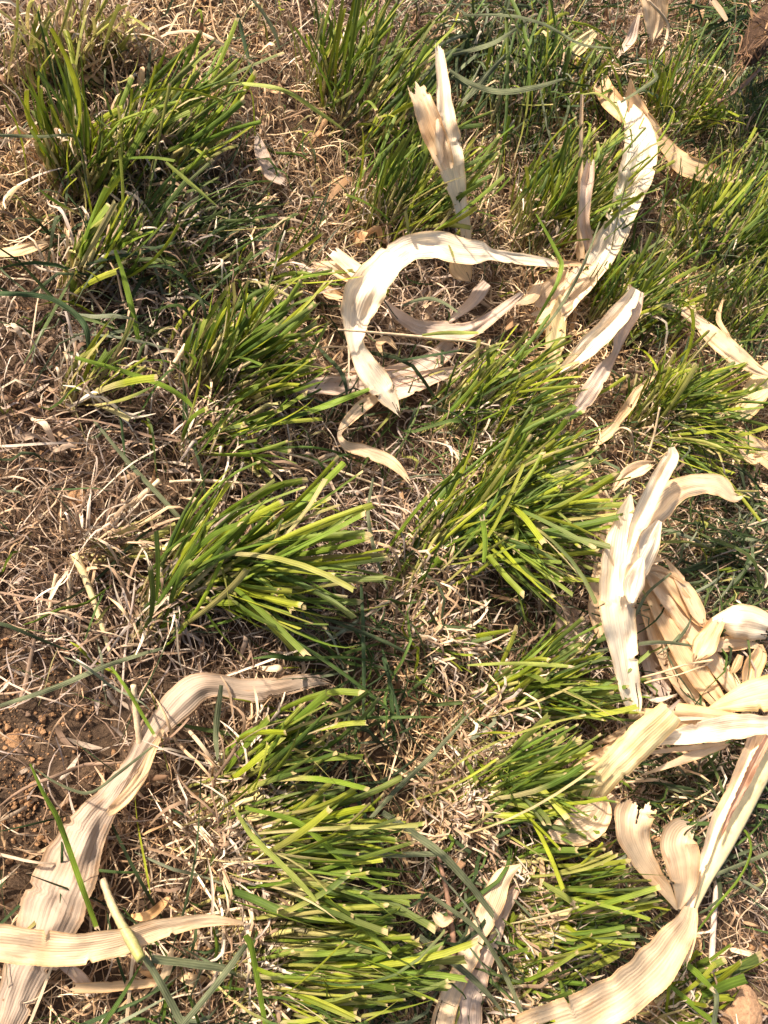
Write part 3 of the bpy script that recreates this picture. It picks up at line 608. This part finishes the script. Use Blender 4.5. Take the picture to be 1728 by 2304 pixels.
SCR = [
 ('torn corn scrap on the right edge beneath the crumpled bright leaf', [(1600,960,18),(1625,990,26),(1650,985,12)], 'tan'),
 ('small pale corn scrap above the twisted leaf on the right', [(1465,640,8),(1490,650,16),(1500,672,8)], 'yellow'),
 ('thin upright corn sliver right of the twisted leaf', [(1560,650,5),(1552,690,12),(1570,720,8)], 'tan'),
 ('torn corn scrap between the biggest tussock and the husk pile', [(1290,1095,10),(1310,1125,26),(1322,1160,18)], 'tan'),
 ('pinkish corn scrap above the faded leaf left of the ring', [(650,575,10),(672,590,24),(700,584,14)], 'pink'),
 ('crumpled corn scrap left of the ring at its upper end', [(690,612,10),(712,632,26),(738,640,12)], 'tan'),
 ('pale corn scrap lying inside the junction of the long leaves', [(1165,612,16),(1150,640,26),(1120,655,12)], 'cream'),
 ('brown curled scrap under the straw across the ring', [(850,745,10),(835,732,14),(818,742,14),(822,757,8)], 'tan'),
 ('frayed corn scrap at the foot of the folded yellow sheath', [(1240,1670,8),(1265,1690,20),(1250,1712,10)], 'cream'),
 ('white torn strip under the right end of the yellow stub', [(1385,1500,5),(1420,1512,12),(1455,1502,5)], 'white'),
 ('short corn scrap in the dark grass beneath the right curl of the husk', [(1600,1500,8),(1625,1510,22),(1655,1500,20)], 'cream'),
 ('shredded tan scrap at the top edge left of the small curled leaf', [(1165,60,6),(1190,75,16),(1215,70,8)], 'yellow'),
 ('crumpled scrap beside the brown stem at the lower middle', [(940,1975,18),(955,1990,26),(975,1985,12)], 'cream'),
 ('flat grey scrap left of the split leaf on the bottom edge', [(905,2060,20),(925,2080,32),(945,2092,14)], 'pink'),
 ('hanging scrap at the left side of the tussock behind the split leaf', [(1170,1862,10),(1172,1890,12),(1168,1915,5)], 'tan'),
]
for lab, pts, c in SCR:
    corn(lab, pts, (3, 4), c, group=None, end='both', wavy=.3, cup=.3)

# husk pile: one thing, its leaves are parts
hp = empty('corn_husk', tuple(at(1370, 1280, 0))); tag(hp, 'big pile of one opened pale corn husk with leaves fanned down to the right', 'corn husk')
HL = [
 ([(1210,1290,20),(1235,1345,74),(1262,1400,78),(1285,1450,50)], (1.2,1), 'grey', {}),  # grey base colour paints in the shade on this low leaf
 ([(1385,1300,20),(1395,1350,44),(1412,1420,56),(1424,1470,50),(1436,1512,30)], (1.5,1.5), 'grey', {}),  # greyed against the cream and tan strips, shade carried in its colour
 ([(1385,1270,12),(1402,1320,34),(1424,1380,42),(1455,1440,46),(1494,1500,42),(1524,1545,16)], (3,2), 'cream', {}),
 ([(1390,1250,12),(1412,1290,34),(1445,1350,46),(1485,1420,50),(1533,1490,44),(1574,1540,20)], (4,3), 'tan', {}),
 ([(1392,1235,12),(1420,1265,30),(1462,1315,40),(1503,1375,40),(1545,1435,34),(1590,1500,22),(1602,1525,6)], (5,4,3), 'cream', {}),
 ([(1392,1226,12),(1432,1243,24),(1472,1290,30),(1512,1340,24),(1534,1350,8)], (6,4.5), 'tan', {}),
 ([(1439,1208,5),(1465,1246,20),(1490,1288,32),(1508,1322,32),(1520,1350,10)], (6,5), 'cream', {'cup':.3}),
 ([(1380,1240,8),(1400,1214,16),(1432,1208,8)], (6,6.5), 'tan', {}),
 ([(1380,1246,8),(1410,1226,14),(1450,1240,10),(1482,1262,6)], (6,6), 'tan', {}),
 ([(1546,1408,5),(1561,1443,30),(1586,1483,32),(1602,1515,12)], (3,3), 'white', {}),
 ([(1530,1345,10),(1555,1343,40),(1590,1343,70),(1625,1346,76),(1665,1358,50)], (5,7,6), 'white', {'cup':-.6}),
 ([(1540,1396,26),(1580,1390,34),(1620,1390,22),(1640,1398,10)], (4,5), 'cream', {}),
 ([(1641,1392,14),(1640,1415,34),(1628,1440,44),(1618,1480,30),(1612,1505,10)], (5,3), 'tan', {'cup':.4}),
 ([(1600,1415,14),(1592,1436,20),(1578,1458,6)], (4,3), 'tan', {}),
 ([(1552,1338,30),(1534,1372,46),(1518,1400,50),(1505,1420,26)], (6,5), 'tan', {'end':'both','wavy':.25}),
 ([(1318,1075,8),(1318,1120,28),(1310,1165,34),(1300,1215,28)], (5,4), 'tan', {'cup':.3}),
 ([(1297,1215,26),(1290,1275,36),(1290,1330,34),(1300,1385,12)], (4,3), 'tan', {'cup':.3}),
 ([(1323,1062,5),(1350,1027,26),(1384,1010,32),(1414,1000,10)], (6,7), 'cream', {'cup':.3}),
 ([(1372,1155,20),(1400,1120,58),(1430,1086,62),(1465,1057,52),(1515,1045,44),(1555,1050,44),(1588,1075,20),(1614,1068,6)], (11,12,10), 'cream', {'cup':.2}),
 ([(1425,1125,12),(1406,1160,46),(1386,1200,60),(1366,1240,58),(1350,1295,30)], (12.5,12.5), 'white', {}),
 ([(1362,1068,6),(1353,1110,40),(1346,1160,68),(1340,1220,82),(1335,1280,84),(1336,1330,76),(1343,1380,66),(1353,1440,54),(1363,1500,44),(1370,1535,30),(1366,1553,5)], (12,12,11,9,7), 'white', {'cup':.2}),
 ([(1450,966,14),(1452,985,30),(1436,1013,36),(1412,1059,38),(1390,1105,38),(1372,1145,28),(1356,1200,14)], (15,14,13), 'white', {'fold':.4}),
 ([(1388,1205,10),(1378,1232,34),(1368,1265,46),(1364,1298,18),(1362,1306,5)], (13.3,12.8), 'white', {'cup':-.4}),
]
for pts, h, c, kw in HL:
    leaf('husk_leaf', pts, h, c, parent=hp, crumple=.09, **kw)

# broken corn stalk on the right with its leaves
def tube_traced(name, pts, h, colour, mat, parent=None, sides=10, flat=1.0, rough=.0, K=None, cap=True, c2=None):
    A = np.array([(p[0], p[1], p[2]) for p in pts], float)
    s = np.r_[0, np.cumsum(np.linalg.norm(np.diff(A[:, :2], axis=0), axis=1))]
    hh = np.interp(s / s[-1], np.linspace(0, 1, len(h)), h); A = np.c_[A, hh]
    m = int(max(8, min(90, s[-1] / 6))) if K is None else K
    Q = catmull(A, m); P = at(Q[:, 0], Q[:, 1], Q[:, 3] / 100); rad = Q[:, 2] / 2 * px2m(P)
    T = nrm(np.gradient(P, axis=0)); Aa = nrm(np.cross(T, (0, 0, 1.0))); Bb = np.cross(Aa, T)
    an = np.linspace(0, 2 * np.pi, sides, endpoint=False)
    rr = rad[:, None] * (1 + rng.normal(0, rough, (m, sides)))
    G = P[:, None] + (Aa[:, None] * np.cos(an)[:, None] + Bb[:, None] * np.sin(an)[:, None] * flat) * rr[..., None]
    G = np.concatenate([np.repeat(P[:1, None], sides, 1), G, np.repeat(P[-1:, None], sides, 1)], 0) if cap else G
    M = len(G); idx = np.arange(M * sides).reshape(M, sides); nx = np.roll(idx, -1, 1)
    q = np.stack([idx[:-1], nx[:-1], nx[1:], idx[1:]], -1).reshape(-1, 4)
    c = np.array(CC[colour]); col = np.broadcast_to(c, (M, sides, 3)).copy() * rng.uniform(.9, 1.08, (1, sides, 1))
    if c2 is not None:
        g = np.linspace(0, 1, M)[:, None, None]; col = col * (1 - g) + np.array(CC[c2]) * g
    uv = np.stack(np.broadcast_arrays((an / 6.2832 * .97)[None], (np.r_[0, np.linspace(0, s[-1] * .005, M - 1)])[:, None] if cap else np.linspace(0, s[-1] * .005, M)[:, None]), -1)
    return mesh_obj(name, G, q, mat, parent, col, uv)

st = empty('corn_stalk', tuple(at(1560, 1830, 0))); tag(st, 'split yellow corn stalk slanting in from the right edge, big leaves at its end', 'corn stalk')
tube_traced('stalk', [(1700,1540,60),(1660,1620,60),(1625,1690,58),(1590,1760,56),(1556,1830,48),(1524,1890,38),(1500,1940,34),(1484,1985,26)], (7,6,5,4.5), 'yellow', M_STALK, st, sides=14, flat=.6)
leaf('split_rind', [(1640,1580,36,7.5),(1610,1650,34,7.5),(1580,1715,30,7),(1548,1775,28,6.5),(1530,1830,22,6),(1505,1900,20,5.5),(1490,1960,16,5)], (6,5), 'cream', M_STALK, st, fold=.5, rag=.08)
leaf('pith', [(1662,1590,16,8.8),(1634,1640,20,8.3),(1606,1700,18,7.9),(1580,1750,12,7.4),(1560,1800,6,6.8)], (6,5), 'wood', M_STALK, st, fold=.6, wavy=.5, rag=.3)
leaf('leaf', [(1463,1965,6,5),(1440,1925,26,6),(1408,1885,42,7),(1384,1845,54,8),(1368,1800,74,9),(1370,1765,84,9.5),(1382,1728,84,10)], colour='cream', parent=st, cup=.5, end='rag', tilt=.4)
leaf('leaf', [(1467,1964,8,5),(1474,1935,36,6),(1479,1900,60,7),(1474,1858,76,8),(1466,1822,84,8.5),(1476,1796,70,8.5),(1498,1782,26,8)], colour='cream', parent=st, cup=.45, tilt=.4)
leaf('leaf', [(1492,1960,32,8),(1484,1990,50,9),(1460,2026,72,10),(1432,2068,92,11),(1398,2105,98,12),(1355,2143,100,13),(1305,2173,106,13.5),(1250,2203,114,14),(1180,2228,114,14),(1090,2262,110,14)], colour='cream', parent=st, tilt=.35, cup=.15, wavy=.13)
leaf('leaf_flap', [(1489,1968,34,8),(1491,2010,30,9),(1486,2050,24,9),(1479,2080,18,9)], colour='cream', parent=st, cup=.3)

sh = empty('corn_sheath', tuple(at(1380, 1610, 0))); tag(sh, 'broad folded yellow corn sheath running down-left below the husk pile', 'corn sheath')
leaf('sheath', [(1450,1536,58,10),(1425,1562,68,10),(1400,1584,72,10),(1360,1622,72,9.5),(1323,1660,66,9),(1290,1700,58,8),(1272,1738,54,6)], colour='yellow', parent=sh, cup=-.5, tilt=.2, wavy=.04)
leaf('node', [(1358,1548,20,4),(1380,1543,26,4.5),(1405,1545,30,5)], colour='tan', parent=sh, cup=-.6, nc=7)
leaf('torn_strip', [(1400,1572,8,6.4),(1440,1540,12,6.8),(1468,1512,4,7.2)], colour='pink', parent=sh, nc=7)
sb = empty('corn_leaf_bundle', tuple(at(1600, 1550, 0))); tag(sb, 'bundle of torn corn leaves reaching left from the right edge under the husk pile', 'corn leaves')
leaf('leaf', [(1530,1531,6,5),(1580,1516,44,6),(1626,1503,70,7),(1690,1490,84,8)], colour='yellow', parent=sb, cup=-.3)
leaf('stub', [(1459,1531,28,5),(1503,1539,32,5.5),(1549,1546,28,6),(1600,1552,18,6.5)], colour='tan', parent=sb, cup=-.7, nc=9)
leaf('leaf', [(1368,1612,3,6),(1427,1599,22,7),(1488,1587,42,8),(1549,1575,54,8.5),(1600,1568,54,9),(1645,1566,42,9),(1690,1560,34,9)], colour='white', parent=sb, cup=.2)
leaf('strip', [(1360,1634,3,6),(1427,1623,10,6.5),(1503,1614,12,7),(1555,1606,8,7.5)], colour='cream', parent=sb, nc=7)
leaf('strip', [(1388,1674,3,5),(1442,1654,13,6),(1503,1630,22,6.5),(1568,1608,14,7)], colour='cream', parent=sb, nc=7)
leaf('strip', [(1436,1562,3,7),(1457,1554,9,7.5),(1519,1552,6,8),(1560,1556,5,8)], colour='white', parent=sb, nc=5)
leaf('leaf', [(1440,1600,12,4),(1470,1570,30,4),(1510,1560,30,4),(1560,1560,24,4)], colour='tan', parent=sb)

# stubs and straws (round)
STUB = [
 ('short thick tan stub pointing up-right above the wide-bladed tussock', [(262,1112,15),(300,1078,15),(345,1038,12)], (1,4), 'straw', None),
 ('tan stub leaning beside the bright tussock left of the ring', [(330,862,9),(365,805,12),(402,745,11)], (1,5), 'straw', None),
 ('beige stub with a red spot leaning on the long brown corn leaf', [(305,1628,14),(296,1560,13),(288,1480,12)], (3,6), 'straw', None),
 ('pale yellow fallen culm at the left, pointing down to its split end', [(160,1195,18),(185,1250,15),(210,1320,13),(238,1408,9)], (3,1.5), 'yellow', None),
 ('short pale culm left of the pale yellow one', [(122,1240,9),(110,1300,9),(102,1385,8)], (3,1), 'straw', None),
 ('thin pale culm between the two fallen ones at the left', [(150,1240,10),(148,1300,8),(140,1365,6)], (3,1), 'straw', None),
 ('thick green-and-tan culm lying over the cream crossing leaf', [(222,1900,15),(240,1950,17),(262,1995,19),(285,2035,24),(305,2072,21)], (5,8), 'straw', 'olive'),
 ('red-brown thin stem at the lower middle', [(946,1842,8),(965,1930,11),(978,2020,13),(980,2110,13),(979,2240,12)], (3.5,3), 'wood', None),
 ('pinkish straight stem at the lower right', [(1553,1858,9),(1546,1930,11),(1540,2020,13),(1536,2125,14)], (3,2), 'pink', None),
 ('thin straw laid across the left side of the ring', [(730,712,4),(850,722,6),(960,733,7),(1035,741,6),(1080,758,5),(1112,780,4)], (7,6), 'straw', None),
 ('long thin straw right of the small pale-stemmed tussock', [(520,965,3),(640,985,5),(740,1020,6),(850,1060,4)], (4,2), 'straw', None),
 ('white thin straw above the wide-bladed tussock', [(366,1041,6),(430,1038,8),(500,1042,6),(600,1050,4)], (4,3), 'cream', None),
 ('straw bent at the top right beside the white husk', [(1400,0,5),(1440,48,7),(1438,90,7),(1415,140,6),(1396,165,6),(1350,160,5),(1305,158,4)], (9,5,3), 'straw', None),
 ('greenish stem with a node left of the tangled top left tussock', [(100,20,8),(96,80,12),(85,140,12),(105,200,10)], (4,1), 'straw', 'olive'),
 ('twig lying over the husk pile fan', [(1375,1466,3),(1430,1452,5),(1480,1436,4),(1540,1426,6)], (7,8), 'tan', None),
 ('crooked twig just under the first on the husk pile fan', [(1392,1476,4),(1410,1470,6),(1450,1462,3),(1500,1446,4),(1535,1432,5)], (6.5,7.5), 'tan', None),
 ('crusty thin stick under the root clump at top right', [(1640,150,7),(1610,180,9),(1573,208,8),(1535,225,13),(1497,238,5)], (9,4), 'wood', None),
 ('thin pale straw curl on the right above the tuft', [(1548,1128,3),(1560,1170,5),(1580,1190,5),(1640,1200,3)], (5,3), 'straw', None),
 ('upright tan straw in the shade above the husk pile', [(1388,1010,5),(1410,950,5),(1425,880,4)], (2,7), 'straw', None),
 ('looped tan straw in the shade above the husk pile', [(1340,968,3),(1326,940,4),(1340,925,5),(1360,930,5),(1368,965,5),(1370,1000,4)], (3,7,3), 'straw', None),
]
for lab, pts, h, c, c2 in STUB:
    thick = max(p[2] for p in pts) > 11
    nm = 'grass_culm' if thick else ('twig' if 'twig' in lab or 'stick' in lab else 'straw')
    o = tube_traced(nm, pts, h, c, M_STEM if thick else M_STRAW, c2=c2, sides=8, rough=.05)
    tag(o, lab, {'grass_culm': 'culm', 'twig': 'twig', 'straw': 'straw'}[nm])

# ------------------------------------------------------------------ traced loose blades
GB = [
 ('thin bluish blade entering at the left edge and bending down', [(-5,292,9),(90,295,8),(163,296,8),(180,350,8),(190,424,5)], (8,3), 'blue'),
 ('long arched blade, green then pale, over the bare strip in the upper middle', [(462,180,7),(540,182,9),(615,196,11),(690,243,10),(752,287,4)], (7,9,4), 'lime'),
 ('pale arched blade above the tangled top left tussock', [(358,72,7),(420,68,8),(470,90,9),(562,146,5)], (6,8,4), 'straw'),
 ('straight bluish blade slanting across the straw at centre left', [(200,905,6),(280,1002,11),(350,1077,12),(430,1168,9)], (3,3), 'blue'),
 ('green blade arching over the small knot of culms at the left', [(162,772,9),(250,797,12),(350,832,13),(400,862,12),(420,884,6)], (6,4), 'green'),
 ('long grey-green blade entering low at the left edge above the bare soil', [(-5,1526,9),(111,1488,13),(230,1438,12),(290,1418,10),(345,1402,7)], (3,3), 'blue'),
 ('rough green blade standing over the long brown corn leaf', [(65,1650,5),(92,1710,10),(125,1770,14),(175,1910,15),(210,2008,12)], (9,4), 'green'),
 ('thick bluish blade stub below the cream crossing leaf', [(328,2071,22),(400,2080,22),(488,2092,20)], (6,5), 'blue'),
 ('thick bluish blade falling to the bottom edge at left', [(312,2066,16),(350,2130,19),(400,2225,20)], (6,5), 'blue'),
 ('grey-green blade slanting down-left to the bottom edge', [(532,2040,14),(469,2124,16),(385,2225,14)], (7,5), 'blue'),
 ('bent bright blade beside the slanting grey-green one at the bottom', [(530,2020,16),(541,2040,16),(555,2110,14),(575,2225,12)], (8,5), 'green'),
 ('broad bluish blade bent at the middle of the lower part', [(826,1755,15),(890,1798,18),(950,1842,20),(1010,1905,17),(1066,1978,14)], (7,8,6), 'blue'),
 ('flat bluish blade ending at the bend of the broad bluish one', [(740,1846,8),(830,1847,14),(948,1844,14)], (6,7), 'blue'),
 ('bluish blade crossing the split leaf on the bottom edge', [(926,1932,10),(975,1965,11),(1015,1993,12),(1042,2022,9),(1072,2068,12),(1100,2125,12),(1125,2182,10)], (6,5), 'blue'),
 ('bluish blade left of the one crossing the split leaf', [(905,2022,14),(960,2065,17),(1005,2100,17),(1045,2138,14),(1080,2180,7),(1096,2206,3)], (6.5,4), 'blue'),
 ('grey blade slanting up-right through the lower centre', [(800,1768,10),(860,1702,13),(930,1635,12),(980,1580,9),(1022,1532,3)], (5,6), 'blue'),
 ('smooth bluish blade arching over the lower husk pile', [(1284,1408,5),(1366,1393,9),(1427,1387,9),(1491,1394,7)], (9,9), 'blue'),
 ('hair-thin dark blade arching over the husk pile', [(1216,1233,3),(1274,1246,3.5),(1320,1267,4),(1351,1295,4),(1362,1335,3.5),(1350,1390,2)], (6,9,8), 'dark'),
 ('short bluish blade on the heart of the husk pile', [(1450,1238,5),(1398,1282,8),(1380,1315,8),(1366,1342,5)], (8.5,8), 'blue'),
 ('yellowish thin blade on the husk pile', [(1318,1186,4),(1355,1232,6),(1394,1284,4)], (9,8.5), 'olive'),
 ('dark upright blade in the gap between the central tussocks', [(780,1262,7),(784,1350,10),(786,1470,9),(784,1570,5)], (4,3), 'dark'),
 ('dark slanted blade right of the upright one in the gap', [(826,1420,5),(850,1500,8),(868,1570,6)], (3.5,3), 'dark'),
 ('bluish blade above the dark gap at the centre', [(806,1032,6),(795,1110,9),(812,1200,9),(835,1270,5)], (4,3), 'blue'),
 ('green blade hanging left of the dry gap near the top', [(513,30,8),(530,100,10),(547,168,6)], (5,3), 'dark'),
 ('bluish blade at the top edge over the dry gap', [(538,-10,7),(570,30,9),(595,75,9),(604,108,4)], (6,3), 'blue'),
 ('green blade falling from the stout-stalked small tussock', [(248,540,8),(262,580,11),(278,640,15),(292,700,14),(300,745,10)], (6,3), 'green'),
 ('dark blade entering at the left edge and curling down', [(-5,634,12),(60,636,13),(110,645,13),(155,672,14),(184,705,15),(192,750,10)], (5,3), 'dark'),
 ('narrow dark blade below the tangled tussock', [(185,572,5),(240,557,8),(300,546,9),(372,525,6)], (4,5), 'dark'),
 ('pale green blade pointing down-right on the tangled tussock', [(358,350,7),(410,395,10),(472,448,3)], (11,9), 'lime'),
 ('curved green blade over the white folded leaf near the junction', [(1158,462,4),(1185,510,8),(1205,550,10),(1213,572,12),(1203,612,10),(1180,655,8),(1152,704,4)], (9,8,5), 'green'),
 ('long bluish blade right of the curved green one at the junction', [(1296,478,3),(1259,575,7),(1209,665,8),(1160,730,5)], (8,5), 'blue'),
 ('bluish blade lying across the top right of the bluish tuft', [(1000,32,6),(1110,35,8),(1180,55,8),(1254,95,7),(1318,104,4)], (9,8), 'blue'),
 ('broad bluish blade in the grey-green tuft near the top', [(968,150,8),(1020,182,14),(1080,198,15),(1150,190,14),(1212,172,6)], (7,7), 'blue'),
 ('short broad bluish blade above the other in the grey-green tuft', [(976,118,7),(1030,105,12),(1075,88,11),(1152,36,4)], (8,8), 'blue'),
 ('bluish blade standing at the left of the grey-green tuft', [(992,228,10),(1020,200,14),(1047,168,15),(1092,118,7)], (4,8), 'blue'),
 ('bluish bent straw blade below the white husk at top right', [(1341,221,5),(1382,195,8),(1418,168,9),(1410,150,6)], (9,9), 'blue'),
 ('thin green blade looping over the tan bent leaf at top right', [(1258,205,5),(1290,202,6),(1325,225,7),(1350,265,6)], (9,9), 'olive'),
 ('thin green blade curving in the open soil at lower right', [(1580,1780,4),(1612,1798,6),(1622,1838,6),(1600,1892,6),(1545,1960,7),(1500,2020,4)], (4,5), 'green'),
 ('straight bluish blade reaching the right edge near the stalk', [(1525,1897,8),(1589,1872,11),(1680,1834,10)], (4,4), 'blue'),
 ('bluish blade behind the corn stalk leaves', [(1436,1700,8),(1500,1715,11),(1560,1735,11),(1670,1768,9)], (2.5,2.5), 'blue'),
 ('dark green bent blade left of the round clod', [(1474,2074,12),(1505,2102,16),(1540,2138,10)], (6,6), 'green'),
 ('grey-blue blade hanging to the bottom edge left of the clod', [(1541,2136,11),(1548,2155,13),(1540,2225,12)], (6,5), 'blue'),
 ('straight green blade below the dark bent one at lower right', [(1438,2120,10),(1490,2165,13),(1560,2225,12)], (4,4), 'green'),
 ('lime blade end pointing down-right under the curled stalk leaves', [(1172,1906,8),(1210,1930,15),(1240,1952,13)], (6,5), 'lime'),
 ('pale lime blade lying over the pale-footed tussock', [(502,1738,6),(540,1800,13),(600,1860,15),(660,1920,13),(688,1952,5)], (9,8), 'lime'),
 ('wide deep green blade low in the pale-footed tussock', [(530,1745,9),(640,1775,15),(710,1830,16),(770,1885,15),(830,1920,8)], (8,7), 'green'),
 ('bent dull blade hanging over the long brown corn leaf', [(478,1480,10),(470,1540,16),(466,1590,14),(470,1635,8)], (6,4), 'blue'),
 ('thin grey blade curving across the long brown corn leaf', [(78,1662,3),(120,1690,6),(175,1712,8),(205,1708,7),(250,1675,8),(330,1612,6)], (5,5), 'blue'),
 ('dark blade dropping from the culm knot above the brown corn leaf', [(240,1440,6),(275,1490,9),(305,1540,9),(336,1592,8)], (5,5), 'green'),
 ('cut wide blade standing before the biggest tussock', [(1045,1215,9),(1048,1170,13),(1042,1118,13)], (11,12), 'green'),
 ('long flat blade left of the husk pile at its foot', [(1010,1437,5),(1100,1433,9),(1190,1436,11),(1234,1440,7)], (7,8), 'lime'),
 ('short wide blade crossing the ring inner leaf', [(912,724,6),(960,719,10),(1020,719,8),(1040,718,4)], (7,7), 'lime'),
 ('arched bluish blade inside the ring', [(868,662,5),(895,650,8),(930,645,9),(960,655,8),(990,675,5)], (6,7), 'blue'),
 ('thin bent green stem below the ring', [(868,778,5),(930,768,7),(993,757,5)], (5,6), 'dark'),
 ('green blade pointing right over the fork below the ring', [(620,905,9),(700,878,15),(760,855,14),(804,838,8)], (5,8), 'green'),
]
for lab, pts, h, c in GB:
    pts = [(p[0], p[1], p[2] * .85) for p in pts]
    o = leaf('grass_clipping', pts, h, c, M_BLUE if c in ('blue', 'dark') else M_BLADE, nc=5, fold=-.16, wavy=.1, tilt=.9, rag=.03, end='rag', tipcol='straw' if c in ('green', 'lime') else None)
    tag(o, lab, 'grass blade', 'single loose grass blades')

# ------------------------------------------------------------------ clods and root clump
def lump(name, cx, cy, rpx, hc, mat, label, cat, squash=.75, seed=1, amp=.18, sub=5, elong=(1, 1), ang=0):
    import bmesh
    bm = bmesh.new(); bmesh.ops.create_icosphere(bm, subdivisions=sub, radius=1)
    r = np.random.default_rng(seed); c = at(cx, cy, hc / 100); R0 = rpx * px2m(c)
    dirs = r.normal(0, 1, (26, 3)); dirs /= np.linalg.norm(dirs, axis=1)[:, None]; fr = np.geomspace(1.5, 34, 26); ph = r.uniform(0, 6.28, 26)
    me = bpy.data.meshes.new(name); bm.to_mesh(me); bm.free()
    n = len(me.vertices); co = np.zeros(n * 3, np.float32); me.vertices.foreach_get('co', co); co = co.reshape(-1, 3)
    d = sum(np.abs(np.sin(co @ dirs[i] * fr[i] + ph[i])) * amp * .8 / fr[i] ** .6 for i in range(26)) + r.normal(0, .014, n) - amp
    cr = np.abs(np.sin(co @ dirs[3] * 3 + ph[3] + np.sin(co @ dirs[9] * 5))) < .06
    d -= cr * .08
    co = co * (1 + d)[:, None]; co *= (elong[0], elong[1], squash)
    ca, sa = math.cos(ang), math.sin(ang); co = np.stack([co[:, 0]*ca - co[:, 1]*sa, co[:, 0]*sa + co[:, 1]*ca, co[:, 2]], -1) * R0
    me.vertices.foreach_set('co', co.astype(np.float32).ravel()); me.materials.append(mat); me.update()
    for p_ in me.polygons: p_.use_smooth = True
    o = bpy.data.objects.new(name, me); C.objects.link(o); o.location = tuple(c)
    return tag(o, label, cat)
lump('soil_clod', 1598, 2184, 36, 2.0, M_CLOD, 'round cracked orange-brown clod of earth in the lower right corner', 'clod', seed=4, amp=.11)
lump('soil_clod', 168, 1078, 13, .6, M_CRUMB, 'small crumbly clod in the straw left of the tan stub', 'clod', seed=6)
lump('soil_clod', 30, 1600, 12, .3, M_CRUMB, 'small flat clod on the bare soil at the left edge', 'clod', seed=8, squash=.5)
rc = empty('root_clump', tuple(at(1625, 100, .04))); tag(rc, 'rough brown root clump leaning in from the right edge near the top', 'root clump')
o = lump('crown', 1640, 75, 20, 11, M_ROOT, None, None, seed=21, amp=.3, elong=(2.6, .75), squash=.7, ang=.95)
o.parent = rc; o.location = Vector(o.location) - rc.location
n = 70; B = np.stack([rng.uniform(1585, 1665, n), np.zeros(n)], -1); B[:, 1] = 100 - (B[:, 0] - 1630) * 1.2 + rng.normal(0, 14, n)
P0 = at(B[:, 0], B[:, 1], 0.11)
v, q, c, u = strands(P0[:, :2], .03, .09, .001, .003, .35, .08, .12, np.array([(.3, .17, .09), (.4, .24, .12), (.18, .1, .06)]), heading=.85, hs=.4, K=9)
mesh_obj('roots', v, q, M_STRAW, rc, c, u)
